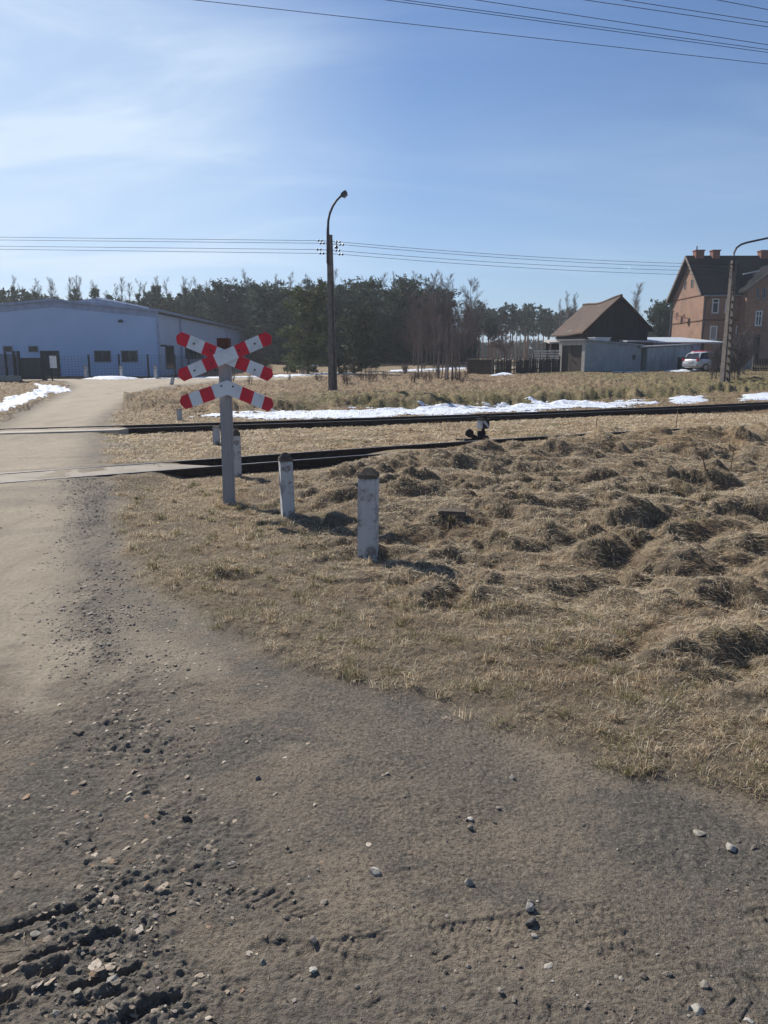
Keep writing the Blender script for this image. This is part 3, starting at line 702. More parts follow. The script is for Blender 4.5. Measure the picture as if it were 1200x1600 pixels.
zp = at(10, 553, Yg).z
MB().box2((gx_(-60), Yg + .1, gzb + .35), (gx_(30), Yg + .15, zp)).build('panel', simple('grey_blue_fence_sheet', (.16, .20, .28), None, 3, .6), pf)
MB().box2((gx_(-60), Yg - .1, gzb - .2), (gx_(33), Yg + .08, gzb + .33)).build('footing', M['concrete'], pf)
for u in (-40, -15, 10): MB().box((gx_(u), Yg + .04, (gzb + zp) / 2 + .1), (.12, .10, zp - gzb + .05)).build('post', M['fencepost'], pf)
settle(pf)
nb = tag(empty('notice_board', on(gx_(82), Yg - .4)), 'white notice board on a dark post beside the dark yard gate', 'sign')
n0 = at(79, 575, Yg - .4); n1 = at(88, 556, Yg - .4)
MB().box(((n0.x + n1.x) / 2, Yg - .45, (n0.z + n1.z) / 2), (n1.x - n0.x, .03, n1.z - n0.z)).build('board', M['notice'], nb)
MB().box2((n0.x + .02, Yg - .43, gzb - .1), (n0.x + .10, Yg - .36, n1.z + .05)).box2((n1.x - .1, Yg - .43, n0.z), (n1.x - .04, Yg - .36, n1.z)).build('post', M['fencepost'], nb)
settle(nb)

# brick house
def brick_material(name, c1, c2, mortar, scale):
    t = NT(name); p = t.obj(); s = t.n.new('ShaderNodeSeparateXYZ'); t.l.new(p, s.inputs[0])
    cb = t.n.new('ShaderNodeCombineXYZ'); t.l.new(t.math('ADD', s.outputs[0], s.outputs[1]), cb.inputs[0]); t.l.new(s.outputs[2], cb.inputs[1])
    b = t.n.new('ShaderNodeTexBrick'); t.l.new(cb.outputs[0], b.inputs['Vector']); b.inputs['Scale'].default_value = 1.0
    b.inputs['Brick Width'].default_value = .26; b.inputs['Row Height'].default_value = .077; b.inputs['Mortar Size'].default_value = .008
    b.inputs['Color1'].default_value = c4(c1); b.inputs['Color2'].default_value = c4(c2); b.inputs['Mortar'].default_value = c4(mortar)
    blot = t.rng(t.noise(p, .7, 6, .62), .35, .7)
    t.base(t.mix(t.math('MULTIPLY', blot, .55), b.outputs['Color'], (.13, .082, .058))).rough(.9); return t.m
M['brick'] = brick_material('orange_brown_brick', (.30, .160, .103), (.215, .113, .074), (.28, .235, .19), 1)
M['brickd'] = simple('dark_brick_course', (.13, .06, .04), None, 6, .9)
M['chim'] = brick_material('red_chimney_brick', (.26, .075, .05), (.21, .06, .042), (.2, .15, .12), 1)
M['board'] = simple('weathered_barge_board', (.16, .13, .11), None, 6, .8)
M['dish'] = simple('rusty_dish', (.17, .085, .06), None, 6, .7)
M['door'] = simple('dark_wooden_door', (.035, .026, .022), None, 5, .7)
Yb = 86.0
hx = at(1097.5, 500, Yb).x; hb = float(gz(hx, Yb)) - .2
he = at(1097.5, 455, Yb).z; D = 9.4; L = 24.0
yr = Yb + D / 2; hr_ = at(1072, 402.5, yr).z
sk = .12                                             # the gable leans back to the left a little in plan
house = tag(empty('brick_house', (hx + 6, Yb, hb)), 'two storey orange brick house with black gabled roof and tall chimneys', 'house')
w = MB(); w.prism([(hx, Yb, hb), (hx + sk, Yb + D, hb), (hx + sk, Yb + D, he), (hx + sk / 2, yr, hr_ - .25), (hx, Yb, he)], (L, 0, 0)); w.build('wall', M['brick'], house)
rf = MB(); ov = .6
pitch_ = (hr_ - he) / (D / 2)
def roof_slab(mb, a, b, c, d, t=.22):
    mb.add([a, b, c, d] + [Vector(p) + Vector((0, 0, t)) for p in (a, b, c, d)], [(3, 2, 1, 0), (4, 5, 6, 7), (0, 1, 5, 4), (1, 2, 6, 5), (2, 3, 7, 6), (3, 0, 4, 7)])
ee = he - ov * pitch_
roof_slab(rf, Vector((hx - ov, Yb - ov, ee)), Vector((hx + L + ov, Yb - ov, ee)), Vector((hx + L + ov, yr, hr_)), Vector((hx - ov + sk / 2, yr, hr_)))
roof_slab(rf, Vector((hx - ov + sk / 2, yr, hr_)), Vector((hx + L + ov, yr, hr_)), Vector((hx + L + ov, Yb + D + ov, ee)), Vector((hx - ov + sk, Yb + D + ov, ee)))
roof = rf.build('roof', M['roofdark'], house)
bb = MB()
bb.bar((hx - ov - .03, Yb - ov, ee + .06), (hx - ov - .03 + sk / 2, yr, hr_ + .06), .06, .3); bb.bar((hx - ov - .03 + sk / 2, yr, hr_ + .06), (hx - ov - .03 + sk, Yb + D + ov, ee + .06), .06, .3)
bb.build('barge_board', M['board'], roof)
for (u0, u1, vt) in ((1085.5, 1098.5, 391), (1112, 1123, 391), (1187, 1201, 391.5)):
    a = at(u0, vt, yr); b_ = at(u1, vt, yr)
    MB().box2((a.x, yr - .45, hr_ - .8), (b_.x, yr + .45, a.z - .12)).box2((a.x - .08, yr - .53, a.z - .118), (b_.x + .08, yr + .53, a.z)).build('chimney', M['chim'], roof)
a = at(1089, 388, yr); MB().tube([(a.x, yr, a.z - .6), (a.x, yr, a.z + .25)], .06, 6).build('flue_pipe', M['dark'], roof)
wx = (1, 0, 0); wz = (0, 0, 1)
def wpix(u0, v0, u1, v1, y, **k):
    a = at(u0, v1, y); b_ = at(u1, v0, y)
    return window(house, ((a.x + b_.x) / 2, y, (a.z + b_.z) / 2), wx, wz, b_.x - a.x, b_.z - a.z, (0, -1, 0), k.pop('frame', M['frame']), k.pop('glass', M['glassd']), k.pop('fw', .11), sill=True, **k)
wpix(1111.5, 466.5, 1124, 489.5, Yb, cross=[('h', .22)])
wpix(1132, 466.5, 1144, 489.5, Yb, cross=[('h', .22)])
wpix(1153.5, 468, 1158.5, 481, Yb, frame=M['grayframe'], fw=.07)
M['blind'] = simple('pale_window_blind', (.30, .28, .26), (.24, .22, .21), 5, .8)
wpix(1108, 509, 1121, 531, Yb, glass=M['blind'])
wpix(1130, 509, 1142, 531, Yb, glass=M['blind'])
wpix(1149, 509, 1156, 522, Yb)
# projecting wing with its own gable
Yw = Yb - 1.6; rx0 = at(1164, 500, Yw).x; rxm = at(1214, 500, Yw).x; rx1 = 2 * rxm - rx0
wz0 = at(1164, 452, Yw).z; wza = at(1214, 412, Yw).z
MB().prism([(rx0, Yw, hb), (rx1, Yw, hb), (rx1, Yw, wz0), (rxm, Yw, wza), (rx0, Yw, wz0)], (0, 1.598, 0)).build('wall', M['brick'], house)
rf2 = MB(); k_ = (wza - wz0) / (rxm - rx0)
for s_, xe in ((-1, rx0 - .45), (1, rx1 + .45)):
    zed = wz0 - .45 * k_
    roof_slab(rf2, Vector((xe, Yw - .5, zed)), Vector((rxm, Yw - .5, wza)), Vector((rxm, yr, wza)), Vector((xe, yr - 1.5, zed)), .2)
wr_ = rf2.build('roof', M['roofdark'], house)
b2 = MB(); b2.bar((rx0 - .45, Yw - .53, wz0 - .45 * k_ + .08), (rxm, Yw - .53, wza + .08), .05, .3); b2.bar((rxm, Yw - .53, wza + .08), (rx1 + .45, Yw - .53, wz0 - .45 * k_ + .08), .05, .3); b2.build('barge_board', M['board'], wr_)
a = at(1172, 424.5, Yw - .4); MB().bar((at(1171, 426, Yw).x, Yw + 1.5, at(1171, 426, Yw).z), (at(1197, 420.5, Yw).x, Yw + 1.5, at(1197, 420.5, Yw).z), .15, .12).build('snow_guard', M['frame'], wr_)
wpix(1181, 450, 1186.5, 466, Yw, frame=M['grayframe'], fw=.09); wpix(1191, 450, 1197, 466, Yw, frame=M['grayframe'], fw=.09)
wpix(1179, 485.5, 1191.5, 509, Yw, cross=[('v', 0), ('h', .15)])
a = at(1176, 555, Yw); b_ = at(1188, 523, Yw)
dr = MB().box2((a.x, Yw - .05, hb), (b_.x, Yw - .003, b_.z)).build('door', M['door'], house)
MB().box2((a.x + .12, Yw - .11, a.z + 1.2), (a.x + .18, Yw - .051, a.z + 1.35)).build('handle', M['pipe'], dr)
# gable features
gd = Vector((sk, D, 0)).normalized(); gn = Vector((-gd.y, gd.x, 0))
for k_, zc in ((.40, at(1079, 443, Yb + 3.8).z), (.62, at(1069, 446, Yb + 5.8).z)):
    window(house, (hx + sk * k_, Yb + D * k_, zc), gd, wz, .62, .95, gn, M['board'], M['glassd'], .09)
for zc in (at(1097, 460, Yb).z, at(1097, 500.5, Yb).z):
    MB().bar((hx + gn.x * .03, Yb + gn.y * .03 + .02, zc), (hx + sk + gn.x * .03, Yb + D, zc), .08, .10).build('string_course', M['brickd'], house)
MB().bar((hx + .05, Yb - .04, at(1110, 500, Yb).z), (rx0 - .05, Yb - .04, at(1110, 500, Yb).z), .08, .14).build('string_course', M['brickd'], house)
for k_, zc in ((.70, at(1052, 494, Yb + 6.5).z), (.46, at(1060, 497, Yb + 4.3).z)):
    c = Vector((hx + sk * k_, Yb + D * k_, zc)); dd = MB()
    ring = [c + gn * (.45) + gd * (.42 * math.cos(t_)) + Vector((0, 0, .48 * math.sin(t_))) for t_ in np.linspace(0, 6.283, 17)[:-1]]
    dd.add([c + gn * .32] + ring + [c + gn * .30] + [r_ - gn * .03 for r_ in ring], [(0, 1 + i, 1 + (i + 1) % 16) for i in range(16)] + [(17, 18 + (i + 1) % 16, 18 + i) for i in range(16)] + [(1 + i, 18 + i, 18 + (i + 1) % 16, 1 + (i + 1) % 16) for i in range(16)])
    dd.bar(c - gn * .02, c + gn * .32, .06, .06); dd.bar(c + gn * .33 + Vector((0, 0, -.45)), c + gn * .8, .03, .03); dd.build('satellite_dish', M['dish'], house)
g = MB(); g.tube([(hx - .3, Yb - ov + .02, ee + .02), (hx + L, Yb - ov + .02, ee + .02)], .1, 6); g.build('gutter', M['pipe'], house)
g = MB(); g.tube([(hx + .25, Yb - ov, ee), (hx + .1, Yb - .12, ee - .7), (hx + .1, Yb - .12, hb)], .07, 6); g.build('downpipe', M['dark'], house)
g = MB(); g.tube([(hx - .4 + sk, Yb + D + ov - .1, ee), (hx - .75 + sk, Yb + D + ov - .1, ee - .25), (hx - .15 + sk, Yb + D + .05, ee - .9), (hx - .15 + sk, Yb + D + .1, hb)], .07, 6); g.build('downpipe', M['pipe'], house)
settle(house)

# old barn
def tile_material(name):
    t = NT(name); p = t.obj(); s = t.n.new('ShaderNodeSeparateXYZ'); t.l.new(p, s.inputs[0])
    row = t.math('FRACT', t.math('MULTIPLY', s.outputs[2], 4.2)); col_ = t.math('FRACT', t.math('MULTIPLY', s.outputs[1], 4.5))
    n_ = t.rng(t.noise(t.mapping(p, (1, 1, 1)), .8, 6, .65), .36, .66)
    c = t.mix(n_, (.115, .075, .056), (.06, .05, .043)); c = t.mix(t.rng(t.noise(p, 3.5, 5, .7), .5, .66), c, (.15, .078, .054)); c = t.mix(t.rng(t.noise(p, 9, 4, .7), .55, .7), c, (.05, .045, .038))
    c = t.mix(t.math('MULTIPLY', t.rng(row, .75, 1), .6), c, (.05, .035, .028)); c = t.mix(t.math('MULTIPLY', t.rng(col_, .82, 1), .5), c, (.05, .035, .028))
    t.base(c).rough(.9); t.normal(t.bump(t.math('ADD', row, t.math('MULTIPLY', col_, .5)), .8, .05)); return t.m
M['tiles'] = tile_material('old_clay_roof_tiles')
def plank_material(name, c, n=7.0, d=.5):
    t = NT(name); p = t.obj(); s = t.n.new('ShaderNodeSeparateXYZ'); t.l.new(p, s.inputs[0])
    u = t.math('MULTIPLY', t.math('ADD', s.outputs[0], t.math('MULTIPLY', s.outputs[1], .83)), n)
    f = t.math('FRACT', u); fl = t.math('FLOOR', u)
    wn_ = t.n.new('ShaderNodeTexWhiteNoise'); wn_.noise_dimensions = '1D'; t.l.new(fl, wn_.inputs['W'])
    cc = t.mix(wn_.outputs['Value'], c, tuple(k * d for k in c)); cc = t.mix(t.rng(t.noise(t.mapping(p, (4, 4, .6)), 2, 5), .4, .7), cc, tuple(k * .7 for k in c))
    cc = t.mix(t.rng(t.math('ABSOLUTE', t.math('SUBTRACT', f, .5)), .42, .5), cc, tuple(k * .25 for k in c))
    t.base(cc).rough(.85); t.normal(t.bump(f, .4, .02)); return t.m
M['barnwood'] = plank_material('black_tarred_planks', (.030, .027, .026), 5.0, .6)
yB = 70.0; yB2 = 82.0
b0 = at(919, 510, yB); b1 = at(1013, 505, yB); bm_ = at(969.5, 462, yB); dxb = at(913, 471, yB2).x - bm_.x
bb0 = float(gz(b0.x, yB)) - .2
barn = tag(empty('old_barn', (bm_.x, yB, bb0)), 'old black plank barn with a sagging red tile roof behind the grey garages', 'barn')
zeave = at(919, 509, yB).z
MB().prism([(b0.x, yB, bb0), (b1.x, yB, bb0), (b1.x, yB, zeave), (bm_.x, yB, bm_.z - .18), (b0.x, yB, zeave)], (0, .18, 0)).build('gable_wall', M['barnwood'], barn)
MB().prism([(b0.x, yB + .18, bb0), (b0.x + .2, yB + .18, bb0), (b0.x + .2 + dxb, yB2, bb0), (b0.x + dxb, yB2, bb0)], (0, 0, zeave - bb0 - .15)).build('side_wall', M['barnwood'], barn)
MB().prism([(b1.x, yB + .18, bb0), (b1.x - .2, yB + .18, bb0), (b1.x - .2 + dxb, yB2, bb0), (b1.x + dxb, yB2, bb0)], (0, 0, zeave - bb0 - .15)).build('side_wall', M['barnwood'], barn)
MB().prism([(b0.x + dxb, yB2 + .01, bb0), (b1.x + dxb, yB2 + .01, bb0), (b1.x + dxb, yB2 + .01, zeave), (bm_.x + dxb, yB2 + .01, bm_.z - .18), (b0.x + dxb, yB2 + .01, zeave)], (0, .18, 0)).build('gable_wall', M['barnwood'], barn)
def sag_roof(x_e, z_e):                              # one slope, sagging along the ridge
    n = 14; mmm = 6; V = []; Q = []
    for i in range(n + 1):
        t_ = i / n; y = yB - .35 + (yB2 - yB + .7) * t_; dx = dxb * t_; sg = -.20 * math.sin(math.pi * t_) + .05 * math.sin(9 * t_)
        for j in range(mmm + 1):
            s_ = j / mmm; V.append((bm_.x + dx + (x_e - bm_.x) * s_, y, bm_.z + (z_e - bm_.z) * s_ + sg * (1 - .6 * s_) + .03 * math.sin(5 * s_ + 4 * t_)))
    m_ = len(V); V += [(a_, b_2, c_ - .12) for a_, b_2, c_ in V]; k = mmm + 1
    for i in range(n):
        for j in range(mmm):
            a_ = i * k + j; Q.append((a_, a_ + 1, a_ + k + 1, a_ + k)); Q.append((m_ + a_, m_ + a_ + k, m_ + a_ + k + 1, m_ + a_ + 1))
        for j in (0, mmm):
            a_ = i * k + j; Q.append((a_, a_ + k, m_ + a_ + k, m_ + a_))
    for i in (0, n):
        for j in range(mmm): a_ = i * k + j; Q.append((a_, a_ + 1, m_ + a_ + 1, m_ + a_))
    return V, Q
kk = (bm_.z - zeave) / (bm_.x - b0.x)
for xe in (b0.x - .55, b1.x + .45):
    V, Q = sag_roof(xe, bm_.z - abs(xe - bm_.x) * kk); mb = MB(); mb.add(V, Q); ro = mb.build('roof', M['tiles'], barn, smooth=False)
rc = MB(); rc.tube([(bm_.x + dxb * t_, yB - .3 + (yB2 - yB + .6) * t_, bm_.z - .20 * math.sin(math.pi * t_) + .05 * math.sin(9 * t_)) for t_ in np.linspace(0, 1, 12)], .13, 6); rc.build('ridge_tiles', M['tiles'], barn)
MB().bar((b0.x - .10 + dxb * .45, yB + 5.2, zeave - .32), (b0.x - .10 + dxb * .85, yB + 10, zeave - .30), .05, .2).build('loose_board', M['frame'], barn)
settle(barn)

# garages and sheds
M['garage'] = simple('grey_cement_render', (.27, .30, .325), (.22, .245, .27), 1.6, .9, .006, 20, detail=7)
M['garageframe'] = simple('pale_concrete_frame', (.46, .43, .39), (.38, .35, .31), 3, .9)
M['gdoor'] = plank_material('brown_plank_garage_door', (.115, .095, .078), 4.5, .8)
M['feltroof'] = simple('grey_felt_roof', (.27, .28, .30), (.2, .21, .22), 2, .8)
def corr_material(name, c):
    t = NT(name); p = t.obj(); s = t.n.new('ShaderNodeSeparateXYZ'); t.l.new(p, s.inputs[0])
    w_ = t.math('SINE', t.math('MULTIPLY', t.math('ADD', s.outputs[0], s.outputs[1]), 42.0))
    t.base(t.mix(t.rng(t.noise(t.mapping(p, (2, 2, .5)), 1.5, 5), .35, .7), c, tuple(k * .72 for k in c))).rough(.6)
    t.normal(t.bump(w_, .8, .02)); return t.m
M['corr'] = corr_material('corrugated_grey_sheet', (.29, .325, .36))
yG = 60.0
c0 = at(913, 577, yG); zt0 = at(913, 532, yG).z; c1 = at(1000.5, 577, 63.2); zt1 = at(1000.5, 540.5, 63.2).z
du = (Vector((c1.x, c1.y, 0)) - Vector((c0.x, c0.y, 0))); Lg = du.length; du.normalize(); dn = Vector((-du.y, du.x, 0))
wid = 2.75; gb = float(gz(c0.x, c0.y)) - .1
gar = tag(empty('garage', (c0.x, c0.y, gb)), 'grey rendered garage with a brown plank door in a pale frame', 'garage')
O = Vector((c0.x, c0.y, 0))
def gpt(a, b, z): return O + du * a + dn * b + Vector((0, 0, z))
MB().prism([gpt(0, 0, gb), gpt(Lg, 0, gb), gpt(Lg, 0, zt1), gpt(0, 0, zt0)], dn * .2).build('side_wall', M['garage'], gar)
MB().prism([gpt(0, wid, gb), gpt(Lg, wid, gb), gpt(Lg, wid, zt1), gpt(0, wid, zt0)], dn * -.2).build('side_wall', M['garage'], gar)
MB().prism([gpt(Lg - .2, .2, gb), gpt(Lg - .2, wid - .2, gb), gpt(Lg - .2, wid - .2, zt1 - .02), gpt(Lg - .2, .2, zt1 - .02)], du * .19).build('rear_wall', M['garage'], gar)
fr = MB(); fr.prism([gpt(-.06, -.03, gb), gpt(-.06, .30, gb), gpt(-.06, .30, zt0), gpt(-.06, -.03, zt0)], du * .055)
fr.prism([gpt(-.06, wid - .30, gb), gpt(-.06, wid + .03, gb), gpt(-.06, wid + .03, zt0), gpt(-.06, wid - .30, zt0)], du * .055)
fr.prism([gpt(-.06, .302, zt0 - .34), gpt(-.06, wid - .302, zt0 - .34), gpt(-.06, wid - .302, zt0), gpt(-.06, .302, zt0)], du * .055); fr.build('door_frame', M['garageframe'], gar)
gd_ = MB().prism([gpt(.05, .25, gb), gpt(.05, wid - .25, gb), gpt(.05, wid - .25, zt0 - .3), gpt(.05, .25, zt0 - .3)], du * .05).build('garage_door', M['gdoor'], gar)
MB().box(gpt(.02, wid / 2, gb + 1.0), (.06, .16, .04)).build('handle', M['dark'], gd_)
rr = MB(); A_ = [gpt(-.25, -.15, zt0 + .004), gpt(Lg + .2, -.15, zt1 + .004 - .01), gpt(Lg + .2, wid + .15, zt1 - .006), gpt(-.25, wid + .15, zt0 + .004)]
rr.prism(A_, (0, 0, .12)).build('roof', M['feltroof'], gar)
window(gar, gpt(Lg * .865, 0, gb + 1.22), du, wz, .36, .42, -dn, M['grayframe'], M['glassd'], .05)
settle(gar)
bxs = tag(empty('roof_box', gpt(2.6, 1.2, zt0)), 'small pale box lying on the roof of the grey garage', 'box')
MB().box(gpt(2.6, 1.1, zt0 + .14), (1.6, .7, .22), Matrix.Rotation(.5, 3, 'Z')).box(gpt(2.6, 1.1, zt0 + .27), (1.75, .85, .04), Matrix.Rotation(.5, 3, 'Z')).build('body', M['frame'], bxs); settle(bxs)

c2 = at(1009.5, 577, 63.0); c3 = at(1078, 577, 64.5); z2 = at(1009.5, 543.5, 63.0).z; z3 = at(1078, 539, 64.5).z; gb2 = float(gz(c2.x, 63)) - .1
g2_ = tag(empty('metal_garage', (c2.x, c2.y, gb2)), 'low corrugated sheet garage standing right of the rendered garage', 'garage')
e_ = (Vector((c3.x, c3.y, 0)) - Vector((c2.x, c2.y, 0))); n2_ = Vector((-e_.y, e_.x, 0)).normalized()
P0 = Vector((c2.x, c2.y, 0)); P1 = Vector((c3.x, c3.y, 0)); Zv = lambda p, z: Vector((p.x, p.y, z))
MB().prism([Zv(P0, gb2), Zv(P1, gb2), Zv(P1, z3), Zv(P0, z2)], n2_ * .08).build('front_wall', M['corr'], g2_)
for P_, z_ in ((P0, z2), (P1, z3)):
    Pi = P_ + n2_ * .082
    MB().prism([Zv(Pi, gb2), Zv(Pi + n2_ * 4.6, gb2), Zv(Pi + n2_ * 4.6, z_ - .1), Zv(Pi, z_ - .02)], e_.normalized() * (.08 if P_ is P0 else -.08)).build('side_wall', M['corr'], g2_)
ex = e_.normalized()
MB().prism([Zv(P0 - ex * .75 - n2_ * .15, z2 + .004), Zv(P1 + ex * .12 - n2_ * .15, z3 + .004), Zv(P1 + ex * .12 + n2_ * 4.9, z3 + .004), Zv(P0 - ex * .75 + n2_ * 4.9, z2 + .004)], (0, 0, .09)).build('roof', M['feltroof'], g2_)
settle(g2_)
M['bin'] = simple('dark_blue_bin_plastic', (.02, .028, .045), None, 4, .5)
for u in (1068,):
    p = on(at(u, 580, 62.6).x, 62.6); bi = tag(empty('rubbish_bin', p), 'dark blue bin in front of the right end of the corrugated garage', 'bin')
    MB().box(p + Vector((0, 0, .5)), (.75, .62, .95), None, 0, 1.12).build('body', M['bin'], bi); MB().box(p + Vector((0, 0, 1.03)), (.9, .76, .08)).build('lid', M['bin'], bi)
    settle(bi)
M['tinroof'] = simple('pale_tin_roof', (.52, .56, .60), (.44, .48, .52), 2, .5)
M['pinkwall'] = simple('pinkish_shed_wall', (.34, .22, .18), None, 3, .9)
M['lightblue'] = simple('light_blue_boards', (.36, .45, .58), None, 3, .8)
ya, yb_ = 69.0, 77.0
s0 = at(1018, 537, ya); s1 = at(1131, 537, ya); zr = at(1080, 536.2, ya).z; gs = float(gz(s0.x, ya))
shed = tag(empty('open_shed', ((s0.x + s1.x) / 2, ya, gs)), 'long open shed with a pale tin roof in front of the brick house', 'shed')
MB().prism([(s0.x - .2, ya - .3, zr), (s1.x, ya - .3, zr), (s1.x - .8, yb_, zr + .62), (s0.x - 1.8, yb_, zr + .62)], (0, 0, .10)).build('roof', M['tinroof'], shed)
p_a = at(1081, 560, ya + .3).x; p_b = at(1093, 560, ya + .3).x
MB().box2((p_a, ya + .3, gs), (p_b, ya + .38, zr - .004)).build('wall', M['lightblue'], shed)
MB().box2((s0.x, ya + .3, gs), (p_a - .02, ya + .42, zr - .004)).build('wall', M['pinkwall'], shed)
MB().prism([(s0.x - 1, yb_ - .3, gs), (s1.x - .9, yb_ - .3, gs), (s1.x - .9, yb_ - .3, zr + .5), (s0.x - 1, yb_ - .3, zr + .5)], (0, .12, 0)).build('wall', M['door'], shed)
for x_ in (p_b + .05, s1.x - 1.9, s1.x - .25): MB().box2((x_, ya, gs), (x_ + .14, ya + .14, zr + .005)).build('post', M['board'], shed)
settle(shed)
s2 = at(983, 541, 66.5); s3 = at(1024, 541, 66.5); z_s = at(1000, 532.5, 66.5).z
sh2 = tag(empty('small_shed', on((s2.x + s3.x) / 2, 67)), 'small dark red shed with a flat grey roof squeezed between the two garages', 'shed')
MB().box2((s2.x + .3, 66.7, gs), (s3.x - .1, 68.4, z_s - .12)).build('wall', simple('dark_red_boards', (.10, .05, .05), None, 4, .9), sh2)
MB().prism([(s2.x - .2, 66.4, z_s - .1), (s3.x + .2, 66.4, z_s - .16), (s3.x + .2, 68.8, z_s - .05), (s2.x - .2, 68.8, z_s)], (0, 0, .12)).build('roof', M['feltroof'], sh2)
settle(sh2)
# lean-to left of the garage, white board fence, dark picket fence, dark low stack
l0 = at(858, 560, 65.5); l1 = at(880, 560, 65.5); zl = at(868, 537, 65.5).z; gl = float(gz(l0.x, 65.5))
lean = tag(empty('lean_to', ((l0.x + l1.x) / 2, 65.5, gl)), 'open lean-to with pale roof boards between the barn and the garage door', 'shed')
MB().prism([(l0.x - .1, 65.2, zl), (l1.x + 1.2, 65.2, zl + .12), (l1.x + 1.2, 67.5, zl + .3), (l0.x - .1, 67.5, zl + .25)], (0, 0, .12)).build('roof', M['garageframe'], lean)
MB().box2((l0.x, 67.0, gl), (l1.x + .9, 67.1, zl + .1)).build('wall', M['door'], lean)
MB().box2((l0.x, 65.3, gl), (l0.x + .1, 65.4, zl + .01)).box2((l1.x, 65.3, gl), (l1.x + .1, 65.4, zl + .03)).build('post', M['board'], lean)
MB().box2((l0.x + .05, 65.42, gl + 1.15), (l1.x + .1, 65.47, gl + 1.25)).build('rail', M['frame'], lean)
settle(lean)
M['whiteboard'] = simple('greyed_white_boards', (.50, .49, .46), (.36, .35, .33), 4, .9)
yw = 64.8; w0 = at(833, 560, yw).x; w1 = at(878, 560, yw).x; gw = float(gz(w0, yw))
wf = tag(empty('board_fence', ((w0 + w1) / 2, yw, gw)), 'whitish horizontal board fence behind the dark picket fence', 'fence')
mb = MB(); zt_ = at(850, 544.5, yw).z
for k in range(8):
    z_ = gw + .25 + k * (zt_ - gw - .25) / 8
    for s_ in range(4):
        xa_ = w0 + (w1 - w0) * s_ / 4; xb_ = w0 + (w1 - w0) * (s_ + 1) / 4
        mb.bar((xa_ + .03, yw, z_ + R.uniform(-.02, .02)), (xb_ - .03, yw, z_ + R.uniform(-.02, .02)), .04, .13)
mb.build('boards', M['whiteboard'], wf)
for s_ in range(5): MB().box((w0 + (w1 - w0) * s_ / 4, yw + .08, gw + .75), (.1, .1, 1.6)).build('post', M['board'], wf)
settle(wf)
M['picket'] = simple('old_dark_pickets', (.045, .038, .034), (.075, .064, .056), 6, .9)
yp0, yp1 = 59.5, 61.8; pa = at(770, 575, yp0); pb = at(874, 575, yp1)
pk = tag(empty('picket_fence', on((pa.x + pb.x) / 2, 60.5)), 'dark weathered picket fence running from the bent tree to the garage', 'fence')
mb = MB(); n = 64
for i in range(n + 1):
    t_ = i / n; x = pa.x + (pb.x - pa.x) * t_; y = yp0 + (yp1 - yp0) * t_; g0 = float(gz(x, y)); h_ = 1.08 - .12 * t_ + R.uniform(-.07, .07)
    if R.random() < .05: continue
    mb.bar((x, y, g0 - .03), (x + R.uniform(-.04, .04), y, g0 + h_), .085, .025)
mb.build('pickets', M['picket'], pk)
for z_ in (.3, .8):
    mb = MB()
    for s_ in range(8):
        t0, t1 = s_ / 8, (s_ + 1) / 8; xa_, xb_ = pa.x + (pb.x - pa.x) * t0, pa.x + (pb.x - pa.x) * t1; ya_, yb2 = yp0 + (yp1 - yp0) * t0, yp0 + (yp1 - yp0) * t1
        mb.bar((xa_, ya_ + .04, float(gz(xa_, ya_)) + z_), (xb_, yb2 + .04, float(gz(xb_, yb2)) + z_), .04, .08)
    mb.build('fence_rail', M['picket'], pk)
for s_ in range(6):
    t_ = s_ / 5; x = pa.x + (pb.x - pa.x) * t_; y = yp0 + (yp1 - yp0) * t_ + .12; g0 = float(gz(x, y))
    MB().box((x, y, g0 + .62), (.13, .13, 1.3)).build('post', M['board'], pk)
settle(pk)
q0 = at(731, 575, 62.5); q1 = at(770, 580, 59.6)
wp = tag(empty('panel_fence', on((q0.x + q1.x) / 2, 61)), 'dark solid plank fence panel left of the picket fence', 'fence')
mb = MB(); n = 22
for i in range(n):
    t_ = (i + .5) / n; x = q0.x + (q1.x - q0.x) * t_; y = q0.y + (q1.y - q0.y) * t_; g0 = float(gz(x, y))
    mb.bar((x, y, g0 - .1), (x, y, g0 + 1.1 + R.uniform(-.03, .03)), (q1 - q0).length / n * 1.06, .04)
mb.build('planks', M['picket'], wp); mb = MB(); mb.bar((q0.x, q0.y - .03, float(gz(q0.x, q0.y)) + 1.16), (q1.x, q1.y - .03, float(gz(q1.x, q1.y)) + 1.16), .16, .06); mb.build('top_rail', M['board'], wp)
settle(wp)
# garden wall and fence in front of the house
v0 = at(1146, 560, 71); v1 = at(1180, 560, 71); gv = float(gz(v0.x, 71))
gwl = tag(empty('garden_wall', ((v0.x + v1.x) / 2, 71, gv)), 'low pale rendered wall in front of the dark house door', 'wall')
MB().box2((v0.x - 1.5, 71, gv - .2), (v1.x, 71.2, at(1160, 560, 71).z)).build('wall', M['garage'], gwl); MB().box2((v0.x - 1.55, 70.95, at(1160, 560, 71).z + .002), (v1.x + .05, 71.25, at(1160, 558.8, 71).z)).build('coping', M['feltroof'], gwl); settle(gwl)
k0 = at(1179, 560, 62); 
kf = tag(empty('picket_fence', on(k0.x + 2, 62)), 'dark garden picket fence at the right edge in front of the brick house', 'fence')
mb = MB(); g0 = float(gz(k0.x, 62))
for i in range(46): mb.bar((k0.x + i * .13, 62, g0), (k0.x + i * .13, 62, g0 + 1.0 + R.uniform(-.05, .05)), .09, .025)
mb.build('pickets', M['picket'], kf); mb = MB(); mb.bar((k0.x - .1, 62.04, g0 + .8), (k0.x + 6, 62.04, g0 + .8), .04, .08); mb.bar((k0.x - .1, 62.04, g0 + .25), (k0.x + 6, 62.04, g0 + .25), .04, .08); mb.build('fence_rail', M['picket'], kf)
